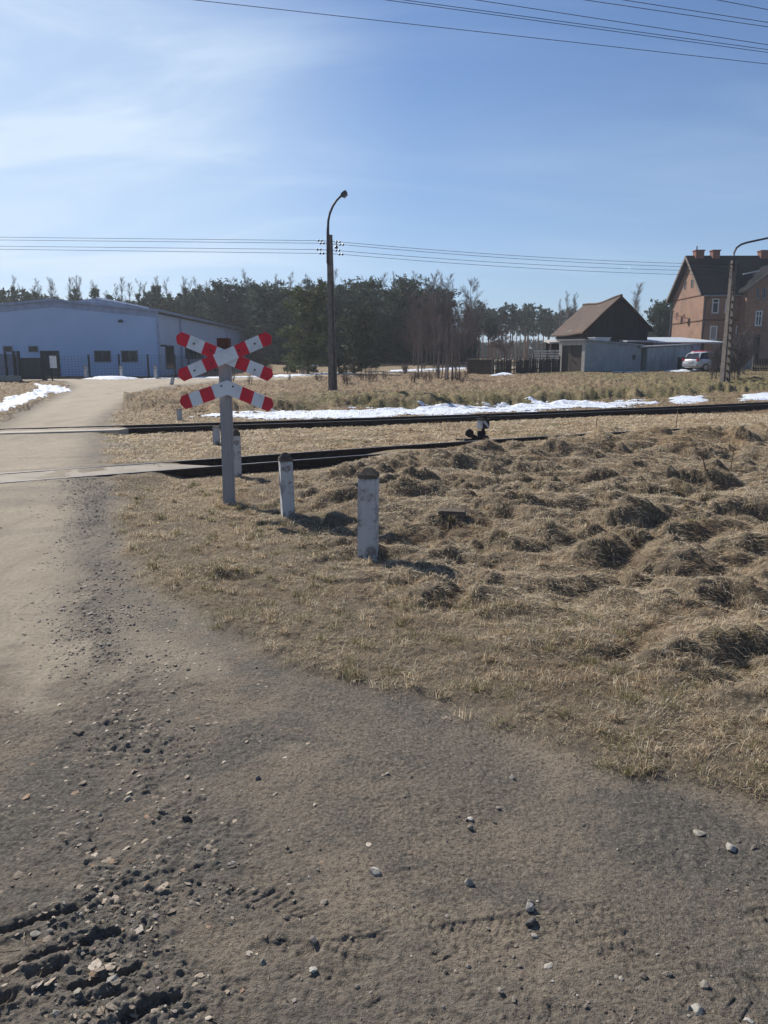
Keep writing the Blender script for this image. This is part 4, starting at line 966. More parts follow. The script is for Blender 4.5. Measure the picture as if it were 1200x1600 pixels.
for i in range(4): MB().box((k0.x + i * 2, 62.12, g0 + .6), (.14, .14, 1.25)).build('post', M['board'], kf)
settle(kf)
# ------------------------------------------------------------------ trees
def bark(name, c1, c2): 
    t = NT(name); p = t.obj()
    t.base(t.mix(t.rng(t.noise(t.mapping(p, (3, 3, .8)), 3, 5), .35, .65), c1, c2)).rough(.95); return t.m
def leaf(name, tr=.25):
    t = NT(name); a = t.attr('tint'); oi = t.n.new('ShaderNodeObjectInfo')
    c = t.mix(t.math('MULTIPLY', oi.outputs['Random'], .45), a.outputs['Color'], t.mix(1.0, a.outputs['Color'], (.62, .78, .95), 'MULTIPLY'))
    t.base(c).rough(.7); t.b.inputs['Specular IOR Level'].default_value = .15
    tl = t.n.new('ShaderNodeBsdfTranslucent'); t.l.new(c, tl.inputs[0]); mx = t.n.new('ShaderNodeMixShader'); mx.inputs[0].default_value = tr
    t.l.new(t.b.outputs[0], mx.inputs[1]); t.l.new(tl.outputs[0], mx.inputs[2]); t.l.new(mx.outputs[0], t.out.inputs[0]); return t.m
M['needle'] = leaf('pine_needles')
M['pinebark'] = bark('pine_bark', (.12, .085, .065), (.085, .065, .055))
M['redbark'] = bark('reddish_pine_bark', (.26, .15, .095), (.17, .11, .08))
M['graybark'] = bark('grey_brown_bark', (.15, .125, .11), (.10, .085, .075))
M['birch'] = bark('birch_bark', (.55, .53, .50), (.20, .18, .17))
def twigm(name, c):
    t = NT(name); oi = t.n.new('ShaderNodeObjectInfo'); t.base(t.mix(oi.outputs['Random'], c, tuple(k * .7 for k in c))).rough(.9); return t.m
M['twig'] = twigm('reddish_bare_twigs', (.165, .115, .098))
M['twigg'] = twigm('grey_bare_twigs', (.19, .165, .155))
M['twigd'] = twigm('dark_brown_twigs', (.075, .055, .045))

def tubes_np(segs, n=3):
    """segs: list of (p, q, r0, r1) -> V, Q"""
    S = np.array([[*p, *q, a, b] for p, q, a, b in segs]); P = S[:, :3]; Q_ = S[:, 3:6]; d = Q_ - P
    d /= np.linalg.norm(d, axis=1, keepdims=True) + 1e-9
    up = np.where(np.abs(d[:, 2:3]) > .9, np.array([[1., 0, 0]]), np.array([[0, 0, 1.]])); x = np.cross(d, up); x /= np.linalg.norm(x, axis=1, keepdims=True) + 1e-9; y = np.cross(d, x)
    V = []
    for c, r in ((P, S[:, 6]), (Q_, S[:, 7])):
        for k in range(n):
            a = 2 * math.pi * k / n; V.append(c + (x * math.cos(a) + y * math.sin(a)) * r[:, None])
    V = np.stack(V, 1).reshape(-1, 3); b = np.arange(len(S))[:, None] * 2 * n
    Q = np.concatenate([b + np.array([[k, (k + 1) % n, n + (k + 1) % n, n + k]]) for k in range(n)], 0)
    return V, Q
def needles(cl, per, rs, c_lo, c_hi, wr=.30):
    """cl: array of clump centres+radius (n,4)"""
    cl = np.asarray(cl); n = len(cl) * per; c = np.repeat(cl, per, 0); r = c[:, 3] * rs.uniform(.55, 1.1, n)
    d = rs.normal(size=(n, 3)); d[:, 2] = d[:, 2] * .75 + .35; d /= np.linalg.norm(d, axis=1, keepdims=True)
    o = np.cross(d, rs.normal(size=(n, 3))); o /= np.linalg.norm(o, axis=1, keepdims=True) + 1e-9
    b = c[:, :3] + rs.normal(size=(n, 3)) * c[:, 3:4] * .30; w = (r * wr)[:, None]
    V = np.stack([b - o * w, b + o * w, b + d * r[:, None]], 1).reshape(-1, 3); T = np.arange(n * 3).reshape(-1, 3)
    k = np.repeat(rs.random((len(cl), 1)), per, 0) * .7 + .3 * rs.random((n, 1))
    col = np.array(c_lo) * (1 - k) + np.array(c_hi) * k
    return V, T, np.repeat(np.concatenate([col, np.ones((n, 1))], 1), 3, 0)
def pine_parts(seed, h, base, rad, kind, per=10, nb=None, clr=.30, cols=((.016, .028, .016), (.045, .062, .03))):
    rs = np.random.default_rng(seed); segs = []; wood = []; cl = []
    n = 9; lean = rs.normal(0, .03, 2) * h; pts = [(lean[0] * (i / n) ** 2 + rs.normal(0, .02), lean[1] * (i / n) ** 2 + rs.normal(0, .02), h * i / n) for i in range(n + 1)]
    r0 = .012 * h + .05
    def tp(t): i = min(int(t * n), n - 1); f = t * n - i; return np.array(pts[i]) * (1 - f) + np.array(pts[i + 1]) * f
    nb = nb or int(24 + h * 2.2)
    for b in range(nb):
        t = base + (1 - base) * (b + rs.random()) / nb * .985; rel = (t - base) / (1 - base)
        if kind == 'cone': L = rad * (1 - rel) ** .8 * rs.uniform(.65, 1.15) + .18; up = .10 + .5 * rel
        elif kind == 'round': L = rad * (max(0, math.sin(math.pi * min(1, .18 + .82 * (1 - rel)) ** 1.0)) ** .6 if rel > .15 else .85) * rs.uniform(.6, 1.15) + .25; up = .02 + .65 * rel
        else: L = rad * (math.sin(math.pi * (.12 + .86 * rel)) ** .7) * rs.uniform(.45, 1.2) + .2; up = rs.uniform(-.15, .45) + .35 * rel
        a = rs.random() * 6.283; p = tp(t); dirv = np.array([math.cos(a), math.sin(a), up]); dirv /= np.linalg.norm(dirv)
        q = p + dirv * L; q[2] += -.05 * L; m = (p + q) / 2 + np.array([0, 0, -.04 * L])
        wood.append((p, m, .014 * L + .012, .010 * L + .01)); wood.append((m, q, .010 * L + .01, .006))
        k = max(2, int(L / (clr * .75)))
        for j in range(k):
            f = (j + rs.random()) / k
            if f < .22 and kind != 'cone': continue
            c = p + (q - p) * f + rs.normal(0, .16 * L * .5 + .05, 3) * np.array([1, 1, .55])
            cl.append((*c, clr * rs.uniform(.7, 1.25)))
    for j in range(4): cl.append((*(tp(.97 + .03 * j / 4) + rs.normal(0, .05, 3)), clr * .7))
    return pts, r0, wood, cl, needles(cl, per, rs, *cols)
def make_pine(name, label, cat, group, seed, h, base, rad, kind, trunk_m, per=10, nb=None, clr=.30, cols=((.016, .028, .016), (.045, .062, .03)), wr=.3):
    pts, r0, wood, cl, (V, T, C) = pine_parts(seed, h, base, rad, kind, per, nb, clr, cols)
    root = tag(empty(name), label, cat, group)
    mb = MB(); mb.tube(pts, [r0 * (1 - .86 * i / (len(pts) - 1)) for i in range(len(pts))], 7); mb.v = [v for v in mb.v]
    Vw, Qw = tubes_np(wood, 3); b = len(mb.v); mb.v += [tuple(v) for v in Vw]; mb.f += [[b + i for i in q] for q in Qw]; mb.m += [0] * len(Qw)
    mb.build('trunk', trunk_m, root, smooth=True)
    np_mesh('crown', V, tris=T, mats=[M['needle']], attrs={'tint': C}, parent=root)
    return root
def make_bare(name, label, cat, group, seed, h, spread, trunk_m, twig_m, up=.55, base=.25, nbr=16, lv=3, stems=1, tw=.011, kids=4):
    rs = np.random.default_rng(seed); segs = []; tr = []
    def grow(p, d, L, r, level):
        n = 3 if level < lv else 2
        for i in range(n):
            d = d + rs.normal(0, .10, 3) + np.array([0, 0, .05 * up]); d /= np.linalg.norm(d); q = p + d * L / n; r2 = r * .80
            segs.append((p, q, r, r2)); p, r = q, r2
            if level < lv:
                for _ in range(kids if i else kids - 1):
                    s = d + rs.normal(0, .55, 3); s[2] += up * .35; s /= np.linalg.norm(s)
                    grow(p - d * L / n * rs.random() * .7, s, L * rs.uniform(.40, .62), max(r * .5, tw * .6), level + 1)
    for st in range(stems):
        off = rs.normal(0, .18, 2) * (stems > 1); ln = rs.normal(0, .05, 2) + off * .25; hh = h * (1 if st == 0 else rs.uniform(.65, .97)); n = 10; pts = []
        for i in range(n + 1):
            t = i / n; pts.append(np.array([off[0] + ln[0] * hh * t + rs.normal(0, .012 * hh) * t, off[1] + ln[1] * hh * t + rs.normal(0, .012 * hh) * t, hh * t]))
        r0 = .009 * hh + .012; tr.append((pts, [r0 * (1 - .9 * i / n) + .004 for i in range(n + 1)]))
        for b in range(nbr):
            t = base + (1 - base) * (b + rs.random()) / nbr * .97; i = min(int(t * n), n - 1); p = pts[i] + (pts[i + 1] - pts[i]) * (t * n - i)
            a = rs.random() * 6.283; d = np.array([math.cos(a), math.sin(a), up * 1.6 + rs.normal(0, .15)]); d /= np.linalg.norm(d)
            grow(p, d, spread * (1 - .65 * (t - base) / (1 - base)) * rs.uniform(.7, 1.2), r0 * (1 - .85 * t) * .55 + tw * .5, 1)
    root = tag(empty(name), label, cat, group); mb = MB()
    for pts, rad in tr: mb.tube(pts, rad, 6)
    mb.build('trunk', trunk_m, root, smooth=True)
    V, Q = tubes_np(segs, 3); np_mesh('crown', V, quads=Q, mats=[twig_m], parent=root)
    return root
pool = {}
def plant(key, maker, x, y, scale, label=None, group=None, rz=None, dz=-.05):
    o = maker() if key not in pool else copy_tree(pool[key])
    pool.setdefault(key, o)
    o.location = on(x, y, dz); o.rotation_euler = (0, 0, R.uniform(0, 6.28) if rz is None else rz); o.scale = (scale * R.uniform(.92, 1.08), scale * R.uniform(.92, 1.08), scale)
    if label: o['label'] = label
    if group: o['group'] = group
    return o
YC = ((.036, .056, .030), (.10, .125, .060))
DK = ((.024, .040, .024), (.072, .092, .046))
young = [lambda s=s: make_pine('pine_tree', 'x', 'pine tree', 'x', 600 + s, 10, .06, 2.0, 'cone', M['pinebark'], 11, 84, .36, YC) for s in range(4)]
dense = [lambda s=s: make_pine('pine_tree', 'x', 'pine tree', 'x', 620 + s, 10, .05, 2.5, 'round', M['pinebark'], 11, 84, .42, DK) for s in range(4)]
tallp = [lambda s=s: make_pine('pine_tree', 'x', 'pine tree', 'x', 640 + s, 12, .50, 1.9, 'scots', M['redbark'], 12, 46, .36, DK) for s in range(4)]
birch = [lambda s=s: make_bare('birch_tree', 'x', 'bare tree', 'x', 660 + s, 12, 1.7, M['birch'], M['twigg'], 1.1, .28, 26, 3, 1, .0065, 4) for s in range(4)]
brown = [lambda s=s: make_bare('bare_tree', 'x', 'bare tree', 'x', 680 + s, 10, 2.3, M['graybark'], M['twig'], .8, .16, 28, 3, 1, .011, 4) for s in range(4)]
def X(u, y): return (u - 600) / 1200 * y * 1.03
def height_for(u, v, x, y): return at(u, v, y).z - float(gz(x, y))
FG1 = 'young pines in the forest edge behind the blue hall'; L1 = 'young pointed pine in the hazy forest row behind the pale blue hall'
FG2 = 'bare birches above the pines behind the blue hall'; L2 = 'thin bare birch rising above the young pines behind the pale blue hall'
FG3 = 'dense dark pines in the middle of the forest edge'; L3 = 'dense dark pine in the wood behind the left lamp post'
FG4 = 'brown leafless trees at the right end of the wood'; L4 = 'brown leafless tree at the end of the dark wood, left of the picket fence'
FG5 = 'tall thin pines in the far stand left of the barn'; L5 = 'tall bare trunked pine in the far see-through stand left of the barn'
FG6 = 'pines between the barn and the brick house'; L6 = 'green pine seen in the gap between the barn and the brick house'
def row(keys, makers, n, u0, u1, y0, y1, v0, v1, h0, label, group, jit=.5):
    for i in range(n):
        u = u0 + (u1 - u0) * (i + .5 + R.uniform(-jit, jit)) / n; y = R.uniform(y0, y1); x = X(u, y); k = R.randrange(len(makers))
        plant((keys, k), makers[k], x, y, height_for(u, R.uniform(v0, v1), x, y) / h0 * 1.0, label, group)
row('young', young, 62, -170, 400, 112, 124, 449, 472, 10, L1, FG1)
row('young', young, 18, 250, 440, 113, 119, 445, 466, 10, L1, FG1)
row('birch', birch, 52, -170, 430, 124, 134, 434, 454, 12, L2, FG2)
row('dense', dense, 14, 330, 690, 110, 118, 440, 462, 10, L3, FG3)
row('dense', dense, 16, 400, 700, 100, 108, 442, 466, 10, L3, FG3)
row('dense', dense, 14, 425, 700, 92, 98, 452, 490, 10, L3, FG3)
row('birch', birch, 14, 380, 700, 118, 124, 424, 440, 12, 'thin bare birch rising above the dark pines of the wood', 'bare birches above the dark wood')
row('brown', brown, 14, 640, 735, 84, 94, 440, 490, 10, L4, FG4)
row('birch', birch, 3, 655, 690, 90, 96, 424, 436, 12, 'pale slim birch standing among the brown leafless trees', 'pale birches among the brown trees')
row('tall', tallp, 22, 735, 885, 150, 168, 474, 496, 12, L5, FG5)
row('tall', tallp, 14, 720, 900, 172, 190, 482, 500, 12, L5, FG5)
row('tall', tallp, 5, 715, 765, 112, 120, 466, 500, 12, 'pine with bare lower trunk beside the brown leafless trees', 'pines at the right end of the wood')
row('birch', birch, 4, 858, 888, 138, 146, 456, 470, 12, 'thin bare tree showing above the left slope of the barn roof', 'bare trees behind the barn')
row('birch', birch, 2, 962, 978, 112, 118, 440, 450, 12, 'bare tree top just above the ridge end of the barn', 'bare tree tops over the barn ridge')
row('dense', dense, 8, 1000, 1062, 118, 132, 466, 486, 10, L6, FG6)
row('tall', tallp, 10, 1180, 1420, 130, 150, 450, 480, 12, 'tall pine standing behind the brick house', 'pines behind the brick house')
row('young', young, 10, 890, 1010, 140, 155, 500, 515, 10, 'small distant pine hidden behind the barn', 'distant pines behind the barn')
u, y = 731, 104; plant(('bigbare', 0), lambda: make_bare('bare_tree', 'lone spreading bare tree standing clear of the wood against the sky', 'bare tree', None, 699, 10, 2.6, M['graybark'], M['twigg'], .6, .28, 18, 3, 1, .014, 4), X(u, y), y, height_for(u, 442, X(u, y), y) / 10)
u, y = 486, 66; plant(('bigpine', 0), lambda: make_pine('pine_tree', 'broad olive green pine branched to the ground left of the lamp post', 'pine tree', None, 701, 8, .06, 2.7, 'round', M['pinebark'], 16, 80, .34, ((.042, .060, .026), (.150, .160, .066))), X(u, y), y, height_for(u, 452, X(u, y), y) / 8 * .97, rz=1.0)
u, y = 566, 74; plant(('bigpine', 1), lambda: make_pine('pine_tree', 'mid green pine in front of the dark wood just right of the lamp post', 'pine tree', None, 703, 7, .08, 2.4, 'round', M['pinebark'], 14, 66, .36, ((.022, .036, .018), (.07, .085, .04))), X(u, y), y, height_for(u, 482, X(u, y), y) / 7, rz=2.0)
# small pines and brush on the heath
SP = ((.030, .042, .016), (.115, .118, .045))
for (u, v, h, r, lab, sd_) in [(457, 582, 1.15, .75, 'small round young pine bush left of the lamp post', 711), (415, 578, 1.1, .3, 'slim little pine sapling just right of the crossing sign', 712)]:
    p = gp(u, v); o = make_pine('small_pine', lab, 'young pine', None, sd_, h, .04, r, 'cone', M['pinebark'], 12, 34, .16, SP); o.location = p + Vector((0, 0, -.03))
for i, (u, v, h) in enumerate([(530, 584, 1.3), (540, 583, 1.5), (552, 583, 1.25), (560, 581, 1.0)]):
    p = gp(u, v); o = make_pine('small_pine', 'x', 'young pine', 'young pines beside the lamp post', 720 + i, h, .05, .5, 'cone', M['pinebark'], 10, 22, .15, ((.035, .042, .02), (.11, .10, .05))); o.location = p + Vector((0, 0, -.03))
    o['label'] = ['young pine touching the right side of the lamp post', 'tallest upright young pine in the clump right of the lamp post', 'young pine in the middle of the clump right of the lamp post', 'lowest young pine at the right end of the clump by the lamp post'][i]
saps = [lambda s=s: make_bare('sapling', 'x', 'sapling', 'x', 740 + s, 3.2, .6, M['twigg'], M['twig'], 1.1, .2, 9, 2, 1 + (s > 1), .006, 3) for s in range(4)]
for i, (u, v, vt) in enumerate([(653, 590, 492), (659, 589, 500), (688, 592, 498), (694, 594, 510), (700, 593, 495), (706, 594, 505), (713, 592, 500), (719, 594, 515), (684, 590, 520), (698, 590, 530), (709, 590, 525)]):
    p = gp(u, v); k = i % 4 if i > 1 else i
    plant(('sap', k), saps[k], p.x, p.y, height_for(u, vt, p.x, p.y) / 3.2, 'slender bare birch sapling standing in a pair on the heath' if i < 2 else 'thin bare sapling in the thicket left of the dark plank fence', 'pair of birch saplings on the heath' if i < 2 else 'thicket of bare saplings')
for i in range(34):                                   # low scrub over the heath
    u = R.choice([R.uniform(540, 640), R.uniform(560, 740), R.uniform(330, 520)]); v = R.uniform(578, 600); p = gp(u, v)
    plant(('scrub', i % 3), (lambda s=i % 3: make_bare('scrub', 'x', 'shrub', 'x', 760 + s, .9, .5, M['twigd'], M['twig'], .9, .05, 9, 2, 4, .005, 3)), p.x, p.y, R.uniform(.5, 1.0), 'low bare brown scrub on the heath before the dark wood', 'low bare scrub on the heath')
# orchard tree with a bent trunk, shrub by the car, sapling before the garage
u, y = 783, 62.6; o = make_bare('fruit_tree', 'small reddish bare fruit tree with bent trunk behind the picket fence', 'bare tree', None, 781, 3.3, 1.15, M['twigd'], M['twig'], .45, .35, 16, 3, 1, .010, 4); o.location = on(X(u, y), y, -.05); o.rotation_euler = (0, math.radians(-8), 0); o.scale = (1, 1, 1.02)
for i, (u, v, s, lab) in enumerate([(1117, 592, 1.0, 'grey bare bush in front of the white car beside the lamp post'), (1150, 592, 1.15, 'grey bare bush right of the concrete lamp post near the garden wall'), (1163, 585, 1.3, 'tangled bare bush in front of the dark house door')]):
    p = gp(u, v); o = make_bare('bush', lab, 'bush', None, 790 + i, 1.9 if i < 2 else 2.4, .9, M['twigg'], M['twigg'], .7, .08, 14, 3, 4, .007, 3); o.location = p + Vector((0, 0, -.04)); o.scale = (s, s, s)
p = gp(948, 580); o = make_bare('sapling', 'reddish bare sapling in front of the grey garage wall', 'sapling', None, 799, 2.3, .55, M['twig'], M['twig'], .9, .15, 13, 2, 1, .007, 4); o.location = p
# far wood closing the view between the trunks
def far_wood(name, label, u0, u1, y0, y1, hgt_, n, seed):
    rs = np.random.default_rng(seed); y = rs.uniform(y0, y1, n); x = (rs.uniform(u0, u1, n) - 600) / 1200 * 1.03 * y
    top = hgt_ * (.75 + .35 * fbm(x * .12, y * .05, seed, 3)); z = gz(x, y) + top * rs.random(n) ** .8
    V, T, C = needles(np.stack([x, y, z, rs.uniform(.5, .9, n)], 1), 7, rs, (.03, .042, .026), (.09, .09, .058))
    tag(np_mesh(name, V, tris=T, mats=[M['needle']], attrs={'tint': C}), label, 'wood', kind='stuff')
far_wood('forest', 'distant hazy wood seen between the tall far pine trunks', 640, 960, 225, 250, 6.5, 5000, 901)
far_wood('undergrowth', 'dark undergrowth closing the foot of the wood behind the lamp post', 330, 735, 112, 124, 4.5, 5200, 903)
far_wood('undergrowth', 'dark undergrowth at the foot of the pines behind the blue hall', -180, 420, 124, 138, 12.2, 11500, 905)
# ------------------------------------------------------------------ crossing sign, guide posts, lamp posts, wires, switch stand, cars
def painted(name, c, c2, wear=.6, sc=7):
    t = NT(name); p = t.obj(); n_ = t.rng(t.noise(p, sc, 7, .68), wear, wear + .12)
    n2 = t.rng(t.noise(t.mapping(p, (14, 14, 2.0)), 1.5, 5, .6), .5, .8)
    t.base(t.mix(n_, t.mix(t.math('MULTIPLY', n2, .5), c, tuple(k * .6 for k in c)), c2)).rough(.9); t.normal(t.bump(n_, -.4, .004, t.bump(t.noise(p, 70, 4), .5, .003))); return t.m
M['whitepost'] = painted('chipped_whitewash', (.46, .46, .465), (.20, .18, .165), .49)
M['postcap'] = simple('mossy_dark_concrete', (.085, .066, .05), (.15, .125, .10), 14, .95, .006, 60)
M['signpost'] = painted('grey_concrete_post', (.285, .285, .29), (.20, .19, .18), .58, 5)
M['red'] = simple('faded_red_sign_paint', (.62, .03, .05), (.48, .03, .045), 7, .5, detail=8)
M['white'] = simple('white_sign_paint', (.63, .66, .70), (.47, .49, .51), 6, .5, detail=8, lo=.45, hi=.75)
M['rust'] = simple('rusty_bracket', (.12, .06, .04), (.07, .04, .03), 10, .85)

def guide_post(u, v, w, h, rz, label, lean=(0, 0), cap=True, grp='white concrete guide posts at the crossing'):
    p = gp(u, v); o = tag(empty('guide_post', p, rz), label, 'guide post', grp); o.rotation_euler = (lean[0], lean[1], rz)
    hc = .085 if cap else .01
    b = MB(); b.box((0, 0, (h - hc) / 2 - .15), (w, w, h - hc + .3)); b.build('shaft', M['whitepost'], o, bevel=.008)
    if cap:
        c = MB(); hw = w / 2 + .001; z0 = h - hc; zc = z0 + .03
        c.add([(-hw, -hw, z0), (hw, -hw, z0), (hw, hw, z0), (-hw, hw, z0), (-hw, -hw, zc), (hw, -hw, zc), (hw, hw, zc), (-hw, hw, zc), (-.02, -.015, h), (.02, -.015, h), (.02, .015, h), (-.02, .015, h)],
              [(3, 2, 1, 0), (0, 1, 5, 4), (1, 2, 6, 5), (2, 3, 7, 6), (3, 0, 4, 7), (4, 5, 9, 8), (5, 6, 10, 9), (6, 7, 11, 10), (7, 4, 8, 11), (8, 9, 10, 11)])
        c.build('cap', M['postcap'], o)
    else:
        c = MB(); c.box((0, 0, h - .004), (w - .01, w - .01, .012)); c.build('cap', M['postcap'], o)
    return o
def hgt(u, v, vt):
    p = gp(u, v); return at(u, vt, p.y).z - p.z
guide_post(575, 866, .155, hgt(575, 866, 730), -.16, 'nearest and largest whitewashed guide post with a dark mossy cap', (0, .012))
guide_post(450, 806, .125, hgt(450, 806, 707), .30, 'whitewashed guide post between the nearest one and the crossing sign', (0, -.02))
guide_post(371.5, 745, .115, hgt(371, 745, 671), .2, 'whitewashed guide post standing close behind the crossing sign post', (0, 0))
guide_post(338.5, 694, .13, hgt(338, 694, 667), .1, 'short stubby guide post between the two tracks', (0, 0), False)
guide_post(281, 657, .12, hgt(281, 657, 639), .1, 'small white guide post beyond the far track next to the snow', (0, 0), False)
guide_post(268, 601, .22, hgt(268, 601, 589), .3, 'dark leaning guide post where the road bends behind the heap', (0, .25), False)
for u, lab in ((155, 'white stub post before the wire fence, under the left big hall window'), (208, 'white stub post before the wire fence, under the right big hall window'), (259, 'white stub post before the corner of the pale blue hall')):
    p = on(X(u, 56.2), 56.2); o = tag(empty('guide_post', p), lab, 'guide post', 'white concrete guide posts at the crossing')
    MB().box((0, 0, .42), (.2, .2, .95)).build('shaft', M['whitepost'], o, bevel=.01); MB().box((0, 0, .905), (.21, .21, .05)).build('cap', M['postcap'], o)

# crossing sign
p = gp(358, 787); ys = p.y
sign = tag(empty('crossing_sign', p), 'red and white crossed boards with a chevron board on a grey concrete post', 'crossing sign')
top = at(351, 541, ys + .02); pw = .12
sh = MB()
b0_, t0_ = Vector((p.x, ys, p.z - .3)), Vector((top.x, ys, top.z - .02))
for_M = MB(); for_M.bar(b0_, t0_, pw, pw); so_ = for_M.build('post', M['signpost'], sign, bevel=.006)
MB().box((top.x, ys - .01, top.z + .03), (.125, .15, .11)).box((top.x, ys - .075, top.z - .06), (.14, .02, .05)).build('bracket', M['rust'], sign)
def sboard(pts, bounds, y, name, hw=.069, th=.012, point=.035):
    """straight board from pts[0] to pts[1] (x,z), split into red/white segments, pointed at ends flagged"""
    (x0, z0, s0), (x1, z1, s1) = pts; d = Vector((x1 - x0, z1 - z0)); L = d.length; d.normalize(); n_ = Vector((-d.y, d.x)); mb = MB()
    for k in range(len(bounds) - 1):
        a, b = bounds[k] * L, bounds[k + 1] * L
        q = lambda s, w_: Vector((x0 + d.x * s + n_.x * w_, y, z0 + d.y * s + n_.y * w_))
        poly = []
        if k == 0 and s0 == 'p': poly += [q(0 + point, -hw), q(b, -hw), q(b, hw), q(point, hw), q(0, .012), q(0, -.012)]
        elif k == len(bounds) - 2 and s1 == 'p': poly += [q(a, -hw), q(L - point, -hw), q(L, -.012), q(L, .012), q(L - point, hw), q(a, hw)]
        else: poly += [q(a, -hw), q(b, -hw), q(b, hw), q(a, hw)]
        mb.prism(poly, (0, th, 0), k % 2)
    return mb
def xz(u, v, y): q = at(u, v, y); return (q.x, q.z)
yb0 = ys - pw / 2 - .045; yb1 = yb0 - .022
bd = [0, .123, .276, .40, .625, .742, .885, 1]
A0, A1 = xz(275.5, 526, yb0), xz(426, 588, yb0)
sboard([(*A0, 'p'), (*A1, 'p')], bd, yb0, 'b').build('cross_board', [M['red'], M['white']], sign)
B0, B1 = xz(279, 588.5, yb1), xz(424, 526, yb1)
sboard([(*B0, 'p'), (*B1, 'p')], bd, yb1, 'b').build('cross_board', [M['red'], M['white']], sign)
yc = yb0
def chev():
    mb = MB(); ax = at(354.5, 594, yc); hw2 = .146
    for s_, (ut, vt) in ((-1, (282.5, 630)), (1, (426, 634))):
        e = at(ut, vt, yc); dx = e.x - ax.x; dz = e.z - (ax.z - hw2 / 2)
        bs = [0, .30, .56, .79, 1.0]
        for k in range(4):
            a, b = bs[k], bs[k + 1]; sl = dz / abs(dx)
            tp_ = lambda t: Vector((ax.x + dx * t, yc, ax.z + dz * t)); bt = lambda t: tp_(t) - Vector((0, 0, hw2 * 1.08))
            sh_ = .05                                    # segment joints lean square to the wing
            ta = lambda t: t + (0 if t in (0,) else sh_ / 1); 
            if k == 3: poly = [bt(a - .045), bt(b - .10), tp_(b) - Vector((-0.0, 0, hw2 * .62)), tp_(b + .02) - Vector((0, 0, hw2 * .30)), tp_(b - .02), tp_(a + .045)]
            elif k == 0: poly = [bt(0), bt(b - .045), tp_(b + .045), tp_(0)]
            else: poly = [bt(a - .045), bt(b - .045), tp_(b + .045), tp_(a + .045)]
            mb.prism(poly, (0, .012, 0), 1 if k in (0, 2) else 0)
    return mb.build('chevron_board', [M['red'], M['white']], sign)
chev()
MB().box((at(353, 600, ys).x, (yc + .012 + ys - pw / 2) / 2, at(353, 600, ys).z), (.09, ys - pw / 2 - yc - .013, .05)).box((at(352, 560, ys).x, (yb0 + .012 + ys - pw / 2) / 2, at(352, 560, ys).z), (.09, ys - pw / 2 - yb0 - .013, .05)).build('clamp', M['rust'], sign)
for u_, v_, y_ in ((330, 548, yb0), (372, 566, yb0), (331, 568, yb1), (373, 548, yb1), (346, 603, yc), (364, 604, yc), (303, 537, yb0), (398, 578, yb0), (304, 579, yb1), (398, 537, yb1)):
    q_ = at(u_, v_, y_); MB().tube([(q_.x, y_ + .002, q_.z), (q_.x, y_ - .006, q_.z)], .011, 8).build('bolt', M['rust'], sign)
settle(sign)

# lamp posts of slotted concrete
M['polecon'] = simple('grey_pole_concrete', (.155, .135, .122), (.10, .088, .08), 5, .9, .004, 50)
M['polewarm'] = simple('darker_pole_flange', (.155, .135, .125), (.11, .10, .095), 5, .9)
M['lamparm'] = simple('dark_painted_lamp_arm', (.055, .042, .052), None, 5, .6)
M['lumin'] = simple('dark_lamp_housing', (.05, .05, .055), None, 5, .5)
M['lens'] = simple('dull_lamp_glass', (.16, .15, .14), None, 5, .3)
M['insul'] = simple('brown_porcelain', (.06, .045, .04), None, 5, .3)
M['wire'] = simple('black_wire', (.02, .02, .022), None, 5, .6)
def concrete_pole(root, base, topv, wb, wt, db, dt, solid_from, rungs, rz, web=False):
    ax = (topv - base); H_ = ax.length; ax.normalize(); ux = Vector((math.cos(rz), math.sin(rz), 0)); uy = Vector((-math.sin(rz), math.cos(rz), 0)); mb = MB()
    def frame(t): k = 1 - t; return base + ax * H_ * t, wb * k + wt * t, db * k + dt * t
    def slabt(t0, t1, x0, x1, y0, y1):                # fractions of half width / half depth
        vs = []
        for t in (t0, t1):
            c, w_, d_ = frame(t)
            for fx_, fy_ in ((x0, y0), (x1, y0), (x1, y1), (x0, y1)): vs.append(c + ux * w_ / 2 * fx_ + uy * d_ / 2 * fy_)
        mb.add(vs, [(3, 2, 1, 0), (4, 5, 6, 7), (0, 1, 5, 4), (1, 2, 6, 5), (2, 3, 7, 6), (3, 0, 4, 7)])
    slabt(0, 1, -1, -.45, -1, 1); slabt(0, 1, .45, 1, -1, 1)
    slabt(solid_from, 1, -.449, .449, -.9, .9)
    if web: slabt(0, solid_from, -.449, .449, -.45, .45)
    for k in range(rungs):
        t = (k + .5) / rungs * solid_from; slabt(t - .003, t + .003, -.449, .449, -.5, .5)
    return mb.build('pole', M['polecon'], root, bevel=0)
def insulator_set(root, c, dirs, n, prefix=None):
    pass
# left lamp post
yl = 33.0
base = gp(520.5, 627); base = on(at(520.5, 627, yl).x, yl)
topl = at(515, 367, yl)
lamp = tag(empty('street_lamp', base), 'tall slotted concrete lamp post with a dark curved arm in the middle of the heath', 'street lamp', 'concrete lamp posts')
concrete_pole(lamp, base + Vector((0, 0, -.3)), topl, .30, .17, .26, .16, .72, 17, .75, True)
ap = [at(513, 412, yl) + Vector((0, -.12, 0)), at(513, 385, yl) + Vector((0, -.12, 0)), at(512.6, 362, yl) + Vector((0, -.1, 0)), at(513, 345, yl), at(515.5, 333, yl), at(520, 322, yl), at(526, 313, yl), at(535, 304, yl)]
am = MB(); am.tube(ap, [.07, .07, .06, .05, .05, .048, .046, .044], 8); am.build('lamp_arm', M['lamparm'], lamp, smooth=True)
a0, a1 = at(533.5, 306.5, yl), at(541.5, 299.5, yl); hd = MB(); hd.bar(a0, a1, .26, .17); lu = hd.build('lamp_head', M['lumin'], lamp, bevel=.03)
